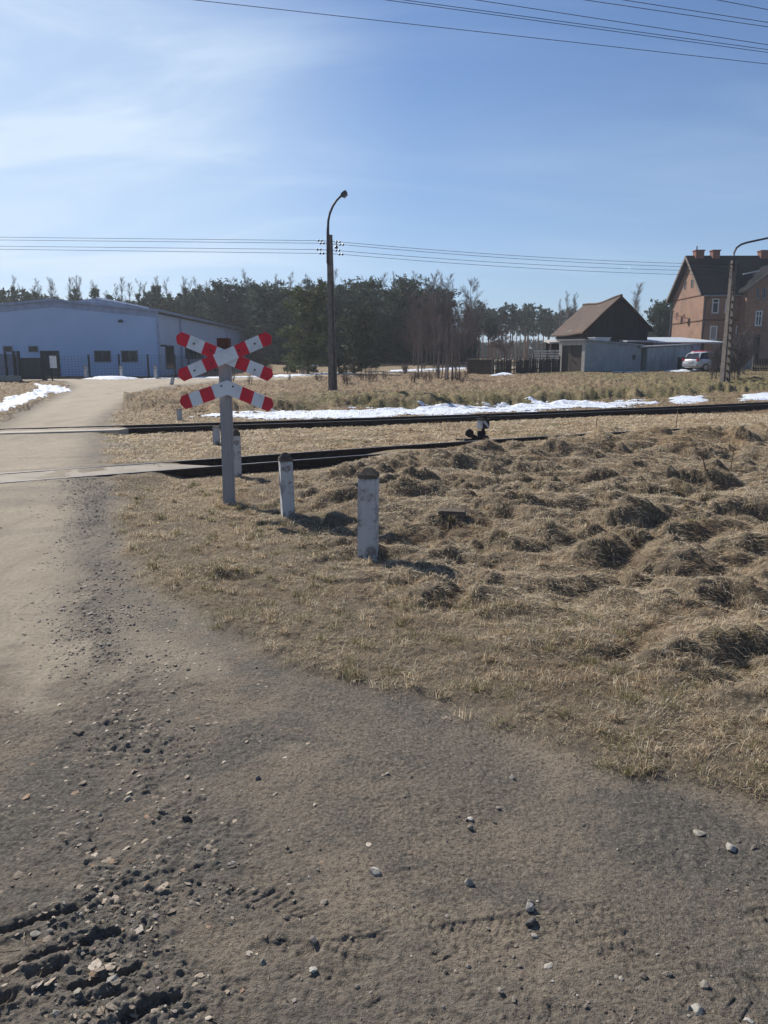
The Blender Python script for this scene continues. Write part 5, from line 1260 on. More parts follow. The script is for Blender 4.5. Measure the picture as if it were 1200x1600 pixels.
e = (a1 - a0); nn_ = Vector((e.z, 0, -e.x)).normalized(); hd = MB(); hd.bar(a0 + e * .12 + nn_ * .10, a0 + e * .88 + nn_ * .10, .2, .06); hd.build('lens', M['lens'], lu, bevel=.015)
MB().bar(at(513.4, 414, yl) + Vector((0, -.03, 0)), at(513.4, 372, yl) + Vector((0, -.03, 0)), .12, .14).build('arm_socket', M['lamparm'], lamp)
ends_l = []; ends_r = []
for k, (vl, vr) in enumerate(((376.5, 378.5), (380.3, 382.5), (389.8, 391.5), (395.6, 397))):
    off = .06 * (k - 1.5)
    il = MB(); xl = (498, 501, 496, 500)[k]; xr = (531, 536, 530, 535)[k]
    pl_, pr_ = at(xl, vl, yl) + Vector((0, off, 0)), at(xr, vr, yl) + Vector((0, off, 0))
    il.tube([pl_, pr_], .012, 5)
    for q in (pl_, pl_ + Vector((.13, 0, 0)), pr_, pr_ - Vector((.13, 0, 0))): il.tube([q - Vector((0, 0, .045)), q - Vector((0, 0, .01)), q + Vector((0, 0, .01)), q + Vector((0, 0, .045))], [.02, .045, .045, .02], 8)
    il.build('insulator', M['insul'], lamp); ends_l.append(pl_); ends_r.append(pr_)
c = at(525.5, 383.5, yl); il = MB(); il.tube([c + Vector((0, 0, .2)), c], .02, 6); il.tube([c, c - Vector((0, 0, .06)), c - Vector((0, 0, .13))], [.035, .075, .05], 8); il.build('insulator', M['insul'], lamp)
settle(lamp)
# right lamp post
yr_l = 41.0
base2 = on(at(1132, 603, yr_l).x, yr_l); top2 = at(1146.5, 407, yr_l)
lamp2 = tag(empty('street_lamp', base2), 'thick ladder-like concrete lamp post with long arm in front of the brick house', 'street lamp', 'concrete lamp posts')
concrete_pole(lamp2, base2 + Vector((0, 0, -.3)), top2, .44, .22, .34, .2, .78, 13, .25)
ap = [at(1144, 425, yr_l) + Vector((0, -.16, 0)), at(1145, 408, yr_l) + Vector((0, -.15, 0)), at(1147, 395, yr_l), at(1151, 387, yr_l), at(1158, 382, yr_l), at(1167, 379, yr_l), at(1183, 375.5, yr_l), at(1200, 372, yr_l), at(1226, 366, yr_l)]
am = MB(); am.tube(ap, .052, 8); am.build('lamp_arm', M['lamparm'], lamp2, smooth=True)
a0, a1 = at(1225, 366, yr_l), at(1237, 363, yr_l); hd = MB(); hd.bar(a0, a1, .26, .17); lu = hd.build('lamp_head', M['lumin'], lamp2, bevel=.03)
hd = MB(); hd.bar(a0 + Vector((.05, 0, -.10)), a1 + Vector((-.05, 0, -.10)), .2, .06); hd.build('lens', M['lens'], lu, bevel=.015)
ends2 = []
for k, (vv, uu) in enumerate(((413.5, 1139.5), (418.5, 1139.5), (423.5, 1139), (430, 1138.5))):
    c = at(uu, vv, yr_l) + Vector((0, .05 * (k - 1.5), 0)); il = MB(); il.tube([c, c + Vector((.45, 0, 0))], .013, 5)
    for q in (c, c + Vector((.12, 0, 0)), c + Vector((.45, 0, 0))): il.tube([q - Vector((0, 0, .05)), q - Vector((0, 0, .01)), q + Vector((0, 0, .01)), q + Vector((0, 0, .05))], [.022, .05, .05, .022], 8)
    il.build('insulator', M['insul'], lamp2); ends2.append(c)
settle(lamp2)
# wires, each a thing
def wire(a, b, sag, r, label, group, n=22):
    a, b = Vector(a), Vector(b); mb = MB(); mb.tube([a.lerp(b, i / n) - Vector((0, 0, sag * 4 * (i / n) * (1 - i / n))) for i in range(n + 1)], r, 4)
    return tag(mb.build('power_line', M['wire'], None, smooth=True), label, 'power line', group)
nm = ('topmost', 'second', 'third', 'lowest')
for k in range(4):
    wire(ends_r[k], ends2[k], .16, .0085, f'{nm[k]} of the four thin wires strung between the two lamp posts', 'wires between the lamp posts')
    wire(ends_l[k], at(-330, (367, 371.5, 381, 385)[k], 31.5) + (at(-330, (367, 371.5, 381, 385)[k], 31.5) - ends_l[k]).normalized() * 45, .0, .0085, f'{nm[k]} of the four thin wires leaving the left lamp post towards the hall', 'wires running left from the lamp post')
for k, (u0, u1v, lab) in enumerate([(305, 100, 'lowest overhead wire, longest across the top of the sky'), (604, 82, 'second overhead wire from below, part of a close pair'), (632, 77.5, 'thin overhead wire just above its close twin'), (745, 70, 'overhead wire in the middle of the bundle in the upper right sky'),
                                  (915, 42, 'overhead wire third from the top in the upper right sky'), (975, 35, 'overhead wire second from the top in the upper right sky'), (1122, 15, 'topmost overhead wire cutting the upper right corner')]):
    def pz(u, v, z):
        x, d, kk_ = ray(u, v); t = (z - EYE) / kk_; return Vector((x * t, d * t, z))
    A = pz(u0, 0, 14.0); B = pz(1200, u1v, 13.9); d_ = (B - A).normalized()
    wire(A - d_ * 70, B + d_ * 50, .0, .0125, lab, 'overhead wires in the upper right')

# point lever with its lantern
p = at(752, 687, 15.15); p.z = float(gz(p.x, p.y)); 
p = Vector((at(748, 684, 15.75).x, 15.75, 0)); p.z = float(gz(p.x, p.y)); sc_ = 15.75 / 1200
sw = tag(empty('switch_stand', p), 'black point lever with weight and black and white lantern beside the near rail', 'switch stand')
M['blackiron'] = simple('black_iron', (.018, .017, .018), (.03, .026, .024), 8, .7)
M['lampwhite'] = simple('dull_white_enamel', (.50, .50, .50), (.42, .41, .40), 5, .6)
zt = lambda v: at(750, v, 15.75).z
MB().box((p.x + .02, p.y, p.z + .05), (.34, .22, .12)).box((p.x - .22, p.y, p.z + .02), (.5, .10, .06)).build('base', M['blackiron'], sw)
MB().tube([(p.x + .06, p.y, p.z), (p.x + .09, p.y, zt(668))], [.04, .032], 8).box((p.x + .05, p.y, p.z + .14), (.16, .14, .14)).build('column', M['blackiron'], sw)
lv_ = MB(); lv_.bar((p.x + .02, p.y - .05, p.z + .06), (p.x - .24, p.y - .06, p.z + .19), .03, .03).build('lever', M['blackiron'], sw)
w_ = MB(); w_.tube([(p.x - .20, p.y - .12, p.z + .17), (p.x - .20, p.y + .01, p.z + .17)], .085, 14); w_.build('counterweight', M['blackiron'], sw)
lx0, lx1 = at(746, 665, 15.75).x, at(764, 665, 15.75).x; zl0, zl1 = zt(669.5), zt(655.5)
ln = MB(); ang = .62; Mz = Matrix.Rotation(ang, 3, 'Z'); cl_ = Vector(((lx0 + lx1) / 2, p.y, (zl0 + zl1) / 2)); s_ = .185
ln.box(cl_, (s_, s_, zl1 - zl0), Mz); lo_ = ln.build('lantern', M['blackiron'], sw, bevel=.006)
def face_poly(poly, nidx, mat, name):                # poly in face coords, on one lantern face
    ux_ = Mz @ Vector(((1, 0, 0), (0, 1, 0))[nidx]); n3 = Mz @ Vector(((0, -1, 0), (-1, 0, 0))[nidx]); 
    pts = [cl_ + n3 * (s_ / 2 + .004) + ux_ * a * s_ + Vector((0, 0, b * (zl1 - zl0))) for a, b in poly]
    mb = MB(); mb.prism(pts, n3 * -.0035); return mb.build(name, mat, lo_)
face_poly([(-.44, .42), (-.20, .44), (.44, -.22), (.44, -.44), (.30, -.44), (-.44, .16)], 0, M['lampwhite'], 'white_arrow')
face_poly([(-.46, -.45), (.46, -.45), (.46, .42), (-.46, .42)], 1, M['lampwhite'], 'white_panel')
mb = MB(); mb.box((cl_.x, cl_.y, zl1 + .008), (s_ + .05, s_ + .05, .02), Mz); mb.box((cl_.x, cl_.y, zl1 + .05), (.09, .09, .07), Mz); mb.build('lid', M['blackiron'], lo_)
settle(sw)
for ch in sw.children: settle(ch) if False else None
for ch in lo_.children: ch.matrix_parent_inverse = Matrix.Identity(4)

# half buried block and earth clods in the grass
p = gp(706, 808); blk = MB(); blk.box((0, 0, .0), (.27, .14, .14)); ob = blk.build('concrete_block', M['postcap'], None, bevel=.01); ob.location = p + Vector((0, .03, -.005)); ob.rotation_euler = (.06, .03, -.06)
tag(ob, 'low grey concrete block lying half buried in the dry grass', 'concrete block')
M['stem'] = simple('dead_stem', (.20, .13, .085), None, 5, .9)
for i, (u, v, vt, lab) in enumerate([(1056, 668, 637, 'upright dead stem on the grassy ridge before the far rail'), (1141, 735, 700, 'thin dead stem in the hollow of the right field'), (1103, 735, 705, 'crooked dead stalk leaning in the right field'), (931, 668, 652, 'short dead stalk on the ridge where the near rail disappears')]):
    p = gp(u, v); h_ = at(u, vt, p.y).z - p.z; mb = MB(); ln_ = (.02, .03, -.10, .02)[i]
    mb.tube([p - Vector((0, 0, .03)), p + Vector((ln_ * .4, 0, h_ * .5)), p + Vector((ln_, 0, h_))], [.011, .009, .006], 5)
    for k in range(4): a_ = p + Vector((ln_ * .7, 0, h_ * (.45 + .13 * k))); mb.tube([a_, a_ + Vector((R.uniform(-.08, .08), R.uniform(-.05, .05), .06))], [.005, .003], 4)
    tag(mb.build('dead_stem', M['stem'], None), lab, 'dead stem')

# cars
def car_paint(name, c):
    t = NT(name); t.base(c).rough(.28); t.b.inputs['Coat Weight'].default_value = .6; t.b.inputs['Specular IOR Level'].default_value = .5; return t.m
M['carwhite'] = car_paint('silver_white_car_paint', (.50, .52, .55)); M['carred'] = car_paint('red_car_paint', (.45, .02, .02))
M['carglass'] = simple('tinted_car_glass', (.02, .024, .035), None, 2, .08); M['tyre'] = simple('tyre_rubber', (.018, .018, .018), None, 9, .9); M['rim'] = simple('alloy_rim', (.40, .41, .42), None, 9, .35, metal=.6)
M['tail'] = simple('red_tail_light', (.38, .012, .015), None, 9, .25); M['plate'] = simple('white_plate', (.62, .60, .58), None, 9, .5); M['bumper'] = simple('grey_bumper', (.30, .31, .33), None, 9, .5)
def hatchback(loc, rz, paint, label):
    car = tag(empty('parked_car', loc, rz), label, 'car', 'cars parked by the shed')
    # heading +x; stations: x, bottom, belt, half width
    st = [(-2.02, .42, .82, .74), (-1.98, .30, .90, .80), (-1.5, .24, .94, .84), (-.4, .22, .94, .86), (.7, .22, .92, .86), (1.3, .24, .86, .84), (1.85, .28, .72, .78), (2.02, .38, .60, .66)]
    def loft(rings, name, mat, smooth=True):
        V = [v for r_ in rings for v in r_]; k = len(rings[0]); F = []
        for i in range(len(rings) - 1):
            for j in range(k): F.append((i * k + j, i * k + (j + 1) % k, (i + 1) * k + (j + 1) % k, (i + 1) * k + j))
        F.append(tuple(range(k))[::-1]); F.append(tuple(range((len(rings) - 1) * k, len(rings) * k)))
        mb = MB(); mb.add(V, F); return mb.build(name, mat, car, smooth=smooth)
    rings = []
    for x, zb_, zt_, w_ in st:
        zm = (zb_ + zt_) / 2
        half = [(.0, zb_), (w_ * .8, zb_), (w_ * .97, zb_ + .08), (w_, zm), (w_ * .96, zt_ - .05), (w_ * .86, zt_), (0, zt_ + .02)]
        rings.append([(x, y, z) for y, z in half] + [(x, -y, z) for y, z in half[::-1][1:-1]])
    loft(rings, 'body', paint)
    gs_ = [(-1.97, .88, .93, .72, .74), (-1.62, .86, 1.36, .76, .58), (-.6, .90, 1.45, .80, .62), (.15, .90, 1.42, .79, .62), (1.02, .86, .93, .74, .66)]
    rings = [[(x, w0_, z0), (x, w1_, z1), (x, -w1_, z1), (x, -w0_, z0)] for x, z0, z1, w0_, w1_ in gs_]
    loft(rings, 'windows', M['carglass'], False)
    rings = [[(x, w1_ + .02, z1 - .015), (x, w1_ - .03, z1 + .03), (x, -w1_ + .03, z1 + .03), (x, -w1_ - .02, z1 - .015)] for x, z0, z1, w0_, w1_ in gs_[1:4]]
    loft(rings, 'car_roof', paint)
    for x0_, x1_ in ((0, 1), (2, 2.6), (4, 3)):
        mb = MB()
        for s_ in (-1, 1):
            g_ = lambda i: gs_[int(i)]
            if x0_ == 2: pa_, pb_ = Vector((-.55, s_ * .81, .90)), Vector((-.50, s_ * .63, 1.43))
            else: pa_ = Vector((g_(x0_)[0] + (.05 if x0_ == 0 else -.02), s_ * (g_(x0_)[3] + .012), .90)); pb_ = Vector((g_(x1_)[0], s_ * (g_(x1_)[4] + .012), g_(x1_)[2]))
            mb.bar(pa_, pb_, .10, .05)
        mb.build('pillar', paint, car)
    for x in (-1.28, 1.22):
        for s_ in (-1, 1):
            t_ = MB(); t_.tube([(x, s_ * .66, .30), (x, s_ * .68, .30), (x, s_ * .85, .30), (x, s_ * .87, .30)], [.26, .30, .30, .27], 20); wo_ = t_.build('wheel', M['tyre'], car)
            t_ = MB(); t_.tube([(x, s_ * .84, .30), (x, s_ * .885, .30)], [.19, .17], 16); t_.build('rim', M['rim'], wo_)
    for s_ in (-1, 1):
        MB().box((-1.975, s_ * .70, .86), (.10, .20, .24)).build('tail_light', M['tail'], car, bevel=.02)
        MB().box((1.93, s_ * .56, .60), (.14, .28, .13)).build('headlight', M['plate'], car, bevel=.02)
        MB().box((.72, s_ * .90, .98), (.12, .14, .11)).build('mirror', paint, car, bevel=.02)
    MB().box((-2.02, 0, .46), (.16, 1.56, .22)).build('bumper', M['bumper'], car, bevel=.04); MB().box((-2.045, 0, .72), (.03, .50, .12)).build('number_plate', M['plate'], car)
    return car
pc = on(at(1108, 575, 61).x, 61.0); hatchback(pc + Vector((0, 0, .0)), math.radians(24), M['carwhite'], 'silver white hatchback seen from behind, parked on the grass by the corrugated garage')
pc = on(at(1107, 570, 65.5).x, 65.5); hatchback(pc + Vector((0, 0, .12)), math.radians(24), M['carred'], 'red car mostly hidden behind the silver white hatchback')
# ------------------------------------------------------------------ dry grass blades, stones, snow
def blade_material(name, tr=0.3):
    t = NT(name); a = t.attr('tint')
    t.base(a.outputs['Color']).rough(0.6)
    t.b.inputs['Specular IOR Level'].default_value = 0.2
    tl = t.n.new('ShaderNodeBsdfTranslucent'); t.l.new(a.outputs['Color'], tl.inputs[0])
    mx = t.n.new('ShaderNodeMixShader'); mx.inputs[0].default_value = tr
    t.l.new(t.b.outputs[0], mx.inputs[1]); t.l.new(tl.outputs[0], mx.inputs[2]); t.l.new(mx.outputs[0], t.out.inputs[0])
    return t.m
M['blade'] = blade_material('grass_blade', .4)

def blades(x, y, L, W, el, th, col, droop=0.9):
    """curved ribbons resting on the ground: 5 verts each"""
    n = len(x); z = gz(x, y)
    c, s = np.cos(th), np.sin(th)
    P0 = np.stack([x, y, z - 0.006], 1)
    h1 = L * 0.5 * np.cos(el); z1 = L * 0.5 * np.sin(el)
    x1 = x + c * h1; y1 = y + s * h1
    P1 = np.stack([x1, y1, np.maximum(z + z1, gz(x1, y1) + 0.006 + 0.3 * W)], 1)
    el2 = el - droop * RN.uniform(0.4, 1.2, n)
    h2 = L * 0.5 * np.cos(el2); x2 = x1 + c * h2 + RN.normal(0, .12, n) * L; y2 = y1 + s * h2 + RN.normal(0, .12, n) * L
    P2 = np.stack([x2, y2, np.maximum(P1[:, 2] + L * 0.5 * np.sin(el2), gz(x2, y2) + 0.004)], 1)
    ta = RN.uniform(-0.6, 0.6, n)
    wv = np.stack([-s * np.cos(ta), c * np.cos(ta), np.sin(ta)], 1) * (W * 0.5)[:, None]
    V = np.stack([P0 - wv, P0 + wv, P1 + wv * .85, P1 - wv * .85, P2], 1).reshape(-1, 3)
    b = np.arange(n)[:, None] * 5
    return V, b + np.array([[0, 1, 2, 3]]), b + np.array([[3, 2, 4]]), np.repeat(np.concatenate([col, np.ones((n, 1))], 1), 5, 0)
def palette(n, w, cols):
    i = RN.choice(len(cols), n, p=np.array(w) / sum(w)); c = np.array(cols)[i]
    return c * RN.uniform(0.75, 1.2, (n, 1))
STRAW = [(.78, .665, .47), (.67, .54, .36), (.46, .335, .21), (.20, .14, .085), (.82, .75, .60)]
GREEN = [(.25, .235, .095), (.15, .15, .06), (.40, .34, .19), (.30, .23, .14)]
def noise_pick(x, y, seed, sc): return fbm(x * sc, y * sc, seed, 3)

def grass_patch(name, label, cat, n, y0, y1, xa, xb, powy, Lr, Wk, elr, wst, wgr, seed, keep, droop=.9, flow=0.9):
    y = y0 + (y1 - y0) * RN.random(n) ** powy
    x = xa(y) + (xb(y) - xa(y)) * RN.random(n)
    k = keep(x, y); m = RN.random(n) < k; x, y = x[m], y[m]; n = len(x)
    e = 0.05
    gx = (gz(x + e, y) - gz(x - e, y)) / (2 * e); gy = (gz(x, y + e) - gz(x, y - e)) / (2 * e)
    f = fbm(x * flow, y * flow, seed, 2) * 5.5 + RN.normal(0, .95, n)
    th = np.arctan2(np.sin(f) * .5 - gy * 1.1, np.cos(f) * .5 - gx * 1.1)
    L = RN.uniform(*Lr, n) * RN.uniform(.6, 1.3, n)
    W = np.maximum(0.0020, y * Wk) * RN.uniform(.7, 1.35, n)
    el = RN.uniform(*elr, n)
    mo = np.clip(.8 * gsample(mossm, x, y) + 0.5 * noise_pick(x, y, seed + 3, 2.6) - .08, 0, .85)
    br = sst(noise_pick(x, y, seed + 5, .9) + .5 * noise_pick(x, y, seed + 8, 4.0), -.05, .45)
    cs = palette(n, wst, STRAW); cg = palette(n, wgr, GREEN)
    col = np.where((RN.random(n) < mo)[:, None], cg, cs)
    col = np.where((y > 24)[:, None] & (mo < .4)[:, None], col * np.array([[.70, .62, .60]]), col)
    sdk = sst(gsample(SD, x, y) + .3 * noise_pick(x, y, seed + 6, 3.0), -1.3, -.1) * (y < 12)
    col = col * (1 - .16 * sdk[:, None])
    col = col * (1 - 0.34 * br[:, None] * np.array([[.75, 1.0, 1.2]]))
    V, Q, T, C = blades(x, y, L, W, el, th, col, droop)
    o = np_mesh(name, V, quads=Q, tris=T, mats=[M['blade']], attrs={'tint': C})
    return tag(o, label, cat, kind='stuff')

tall = lambda x, y: gsample(FLD, x, y) * gsample(RGT, x, y) * (gsample(TRK, x, y) > 0.75)
lawn = lambda x, y: np.clip(gsample(grassm, x, y), 0, 1) ** 1.5 * (.25 + .75 * sst(fbm(x * 2.6, y * 2.6, 207, 4, .6), -.28, .12)) * (1 - 0.8 * tall(x, y)) * (gsample(TRK, x, y) > 0.62)
g1 = grass_patch('matted_grass', 'long matted straw coloured grass lying over the hummocks right of the guide posts', 'dry grass', 400000, 3.6, 19.0,
                 lambda y: -0.16 * y - .8, lambda y: .56 * y + 1.6, 1.15, (.035, .12), .00048, (-.1, .36), (4, 4.5, 3, 1.4, 1.8), (1, 1, 2, 2), 201, lambda x, y: tall(x, y) * (y < curve_near(x) - 1.15))
g2 = grass_patch('short_grass', 'short trodden dry grass along the road edge and in front of the near track', 'grass', 420000, 2.0, 14.5,
                 lambda y: -.50 * y - .4, lambda y: .56 * y + 1.4, 1.1, (.015, .06), .00050, (.0, 1.0), (2.8, 3.8, 3.2, 1.8, 1.0), (1.6, 1.6, 3, 2.4), 231, lawn, 1.0, 1.5)
g3 = grass_patch('verge_grass', 'flattened pale grass on the strip between the two tracks', 'grass', 90000, 10.5, 27,
                 lambda y: -.5 * y - .5, lambda y: .62 * y + 1, 1.0, (.06, .16), .0008, (.05, .6), (4, 4, 2, .8, 1.4), (2, .8, 4, 2), 251,
                 lambda x, y: gsample(grassm, x, y) * (y > curve_near(x) + .3) * (y < curve_far(x) - .25), .9, 1.0)
g4 = grass_patch('mossy_grass', 'yellowish green mossy rough grass on the bank behind the far track', 'grass', 170000, 18, 72,
                 lambda y: -.52 * y - 2, lambda y: .6 * y + 3, 1.5, (.05, .15), .0008, (.0, .7), (1.2, 2.8, 3.8, 3.4, .4), (4.0, 5, 1.2, 2.0), 271,
                 lambda x, y: gsample(grassm, x, y) ** 2 * (y > curve_far(x) + 1.1), .9, .35)

# little tufts along the trodden edge and in the field
nc = 1500
cy_ = 2.1 + 8.5 * RN.random(nc) ** 1.25; cx_ = -.45 * cy_ + (1.02 * cy_ + .6) * RN.random(nc)
sdc = gsample(SD, cx_, cy_)
m = (sdc < .04) & (RN.random(nc) < np.where(sdc > -1.9, .75, .30)) & (gsample(TRK, cx_, cy_) > 1.2); cx_, cy_ = cx_[m], cy_[m]; nc = len(cx_); per = 62
kind_ = RN.random(nc) < np.where(gsample(SD, cx_, cy_) > -1.6, .42, .08)
rad_ = RN.uniform(.012, .045, nc)
x = np.repeat(cx_, per) + RN.normal(0, 1, nc * per) * np.repeat(rad_, per); y = np.repeat(cy_, per) + RN.normal(0, 1, nc * per) * np.repeat(rad_, per) * .8
n = len(x); cg = palette(n, (3, 3.5, 1.6, 1), GREEN); cs = palette(n, (2, 3, 3, 2.4, 1), STRAW)
col = np.where((np.repeat(kind_, per) & (RN.random(n) < .7))[:, None], cg * .85, cs)
V, Q, T, C = blades(x, y, RN.uniform(.03, .095, n), np.maximum(.0022, y * .00055) * RN.uniform(.7, 1.3, n), RN.uniform(.35, 1.45, n), RN.uniform(0, 6.28, n), col, .9)
tag(np_mesh('grass_tufts', V, quads=Q, tris=T, mats=[M['blade']], attrs={'tint': C}), 'small upright grass tufts, some still green, along the trodden road edge', 'grass', kind='stuff')

# stones: one mass of small gravel and litter, and the bigger stones one by one
def stone_mat(name, c1, c2):
    t = NT(name); p = t.pos(); a = t.attr('tint')
    t.base(t.mix(t.rng(t.noise(p, 60, 4), .35, .65), a.outputs['Color'], t.mix(1.0, a.outputs['Color'], (.72, .70, .68), 'MULTIPLY'))).rough(.9)
    t.normal(t.bump(t.noise(p, 220, 3), .5, .004)); return t.m
M['pebble'] = stone_mat('pebble_stone', 0, 0)
ico_v = np.array([(0, 0, 1), (.894, 0, .447), (.276, .851, .447), (-.724, .526, .447), (-.724, -.526, .447), (.276, -.851, .447),
                  (.724, .526, -.447), (-.276, .851, -.447), (-.894, 0, -.447), (-.276, -.851, -.447), (.724, -.526, -.447), (0, 0, -1)])
ico_f = np.array([(0, 1, 2), (0, 2, 3), (0, 3, 4), (0, 4, 5), (0, 5, 1), (1, 6, 2), (2, 7, 3), (3, 8, 4), (4, 9, 5), (5, 10, 1),
                  (6, 7, 2), (7, 8, 3), (8, 9, 4), (9, 10, 5), (10, 6, 1), (6, 11, 7), (7, 11, 8), (8, 11, 9), (9, 11, 10), (10, 11, 6)])
def pebbles(x, y, r, flat, col):
    n = len(x); sc = RN.uniform(.6, 1.35, (n, 1, 3)); sc[:, :, 2] *= flat[:, None]
    jit = RN.uniform(.68, 1.18, (n, 12, 1))
    P = ico_v[None] * sc * jit
    th = RN.uniform(0, 6.28, n); c, s = np.cos(th), np.sin(th)
    X = P[:, :, 0] * c[:, None] - P[:, :, 1] * s[:, None]; Y = P[:, :, 0] * s[:, None] + P[:, :, 1] * c[:, None]
    tilt = RN.normal(0, .25, (n, 1))
    Zp = P[:, :, 2] + X * tilt
    V = np.stack([X * r[:, None] + x[:, None], Y * r[:, None] + y[:, None], Zp * r[:, None] + (gz(x, y) + r * flat * .25)[:, None]], -1)
    return V.reshape(-1, 3), (np.arange(n)[:, None, None] * 12 + ico_f[None]).reshape(-1, 3), np.repeat(np.concatenate([col, np.ones((n, 1))], 1), 12, 0)
n = 25000
y = 1.2 + 11 * RN.random(n) ** 1.9; x = (RN.random(n) * 2 - 1) * (.56 * y + .3)
k = gsample(DIRT, x, y) * (0.10 + 0.9 * gsample(GRAV, x, y)) * (0.35 + .65 * sst(fbm(x * 2, y * 2, 301, 3), -.2, .3))
m = RN.random(n) < k; x, y = x[m], y[m]; n = len(x)
r = np.clip(np.exp(RN.normal(-5.6, .55, n)), .0016, .013)
PEB = [(.28, .25, .21), (.21, .185, .155), (.36, .33, .285), (.15, .13, .108), (.26, .205, .15), (.44, .41, .36)]
V, T, C = pebbles(x, y, r, RN.uniform(.35, .8, n), palette(n, (3, 4, 2, 4, 3, .7), PEB))
n3 = 6500; y3 = 3.6 + 6.6 * RN.random(n3); x3 = np.interp(y3, [3.5, 4.3, 5.4, 6.8, 8.6, 10.3], [-1.25, -1.62, -2.1, -2.62, -3.35, -4.0]) + RN.normal(0, .22, n3)
m = RN.random(n3) < np.clip(gsample(DIRT, x3, y3), 0, 1) * sst(fbm(x3 * 1.8, y3 * 1.8, 305, 3), -.35, .15); x3, y3 = x3[m], y3[m]; n3 = len(x3)
V3, T3, C3 = pebbles(x3, y3, np.clip(np.exp(RN.normal(-5.05, .45, n3)), .004, .018), RN.uniform(.25, .55, n3), palette(n3, (3, 3, 1.5, 1), [(.24, .205, .165), (.30, .26, .21), (.38, .34, .285), (.18, .155, .13)]))
V = np.concatenate([V, V3]); T = np.concatenate([T, T3 + len(V) - len(V3)]); C = np.concatenate([C, C3])
n2 = 1900                                            # flat flakes of bark and leaf litter in the rough strip
y2 = 1.35 + 4.2 * RN.random(n2) ** 1.3; x2 = -0.95 + RN.normal(0, .38, n2) - .06 * (y2 - 2)
m = (RN.random(n2) < gsample(DIRT, x2, y2) * (.25 + .75 * gsample(GRAV, x2, y2))) & (np.abs(x2) < .6 * y2 + .2); x2, y2 = x2[m], y2[m]; n2 = len(x2)
V2, T2, C2 = pebbles(x2, y2, np.clip(np.exp(RN.normal(-4.75, .45, n2)), .003, .020), np.full(n2, .10), palette(n2, (3, 3, 2, 1), [(.36, .30, .235), (.27, .22, .17), (.44, .38, .31), (.27, .185, .125)]))
o = np_mesh('gravel', np.concatenate([V, V2]), tris=np.concatenate([T, T2 + len(V)]), mats=[M['pebble']], attrs={'tint': np.concatenate([C, C2])})
tag(o, 'loose gravel, bark flakes and litter scattered over the dirt junction', 'gravel', kind='stuff')

def big_stone(u, v, size, flat, c, label, seed):
    import bmesh
    rs = np.random.default_rng(seed); bm = bmesh.new(); bmesh.ops.create_icosphere(bm, subdivisions=3, radius=1)
    k = rs.uniform(-3, 3, 2); a = rs.uniform(.75, 1.25, 3)
    planes = [(Vector(rs.normal(size=3)).normalized(), rs.uniform(.42, .75)) for _ in range(11)]
    for w in bm.verts:
        p = w.co.copy()
        for nn, dd in planes:
            e = p.dot(nn) - dd
            if e > 0: p -= nn * e * .92
        p *= 1 + .07 * float(vnoise(p.x * 3 + k[0], p.y * 3 + p.z * 2.3, 5))
        w.co = Vector((p.x * a[0], p.y * a[1], p.z * flat * a[2])) * size
    me = bpy.data.meshes.new('stone'); bm.to_mesh(me); bm.free()
    at_ = me.attributes.new('tint', 'FLOAT_COLOR', 'POINT'); at_.data.foreach_set('color', np.tile(np.array([c[0] * .80, c[1] * .78, c[2] * .74, 1], np.float32), len(me.vertices)))
    me.materials.append(M['pebble'])
    for pl in me.polygons: pl.use_smooth = False
    o = bpy.data.objects.new('stone', me); COL.objects.link(o); o.location = gp(u, v) + Vector((0, 0, size * flat * .22)); o.rotation_euler = (0, 0, rs.uniform(0, 6))
    return tag(o, label, 'stone', 'bigger stones lying on the dirt junction')
for i, s in enumerate([(585, 1368, .019, .9, (.52, .50, .46), 'brightest whitish cube shaped stone alone on the brown dirt'),
                       (733, 1388, .020, .8, (.42, .40, .36), 'pale grey stone with dark shadow right of the whitish cube stone'),
                       (826, 1431, .018, 1.0, (.50, .48, .45), 'upright pale pebble touching a darker stone in front of it'),
                       (829, 1443, .019, .7, (.13, .125, .12), 'dark stone pressed against the upright pale pebble'),
                       (835, 1468, .013, .7, (.46, .44, .41), 'small pale pebble below the pair of touching stones'),
                       (291, 1285, .019, .8, (.10, .095, .09), 'round blackish stone at the edge of the rough gravel strip'),
                       (178, 1536, .020, .8, (.36, .35, .33), 'grey lump of stone lying in the lug marks'),
                       (1090, 1580, .020, .8, (.42, .41, .37), 'pale stone beside smaller ones near the bottom right corner'),
                       (1078, 1577, .012, .8, (.34, .33, .3), 'small grey stone touching the pale stone near the bottom right corner'),
                       (857, 1512, .016, .25, (.50, .48, .43), 'flat whitish stone sunk level with the dirt'),
                       (1093, 1303, .024, .3, (.40, .37, .33), 'flat beige stone among rusty leaves near the right grass edge'),
                       (1143, 1327, .022, .55, (.46, .44, .40), 'long pale stone by the clods near the right grass edge'),
                       (735, 1298, .016, .8, (.33, .30, .27), 'small pointed grey stone alone on dark damp dirt'),
                       (800, 1217, .018, .6, (.38, .36, .34), 'light stone near the grass edge on dark damp dirt'),
                       (489, 1520, .016, .3, (.50, .50, .46), 'flat pale stone beside the tyre tread prints'),
                       (120, 1145, .034, .35, (.20, .17, .14), 'broad dark flat stone on the sandy side of the road'),
                       (404, 1222, .017, .7, (.16, .16, .15), 'dark stone with a smaller chip above the gravel strip'),
                       (698, 1124, .026, .22, (.27, .22, .18), 'brown bark like flake near the grass corner'),
                       (200, 1250, .024, .25, (.42, .36, .30), 'pinkish flat stone flake in the rough gravel strip'),
                       (55, 1468, .020, .6, (.38, .37, .33), 'pale stone wedged in the upper lug mark'),
                       (410, 1512, .012, .8, (.3, .3, .28), 'little grey pebble left of the flat pale stone')]):
    big_stone(*s, 400 + i)

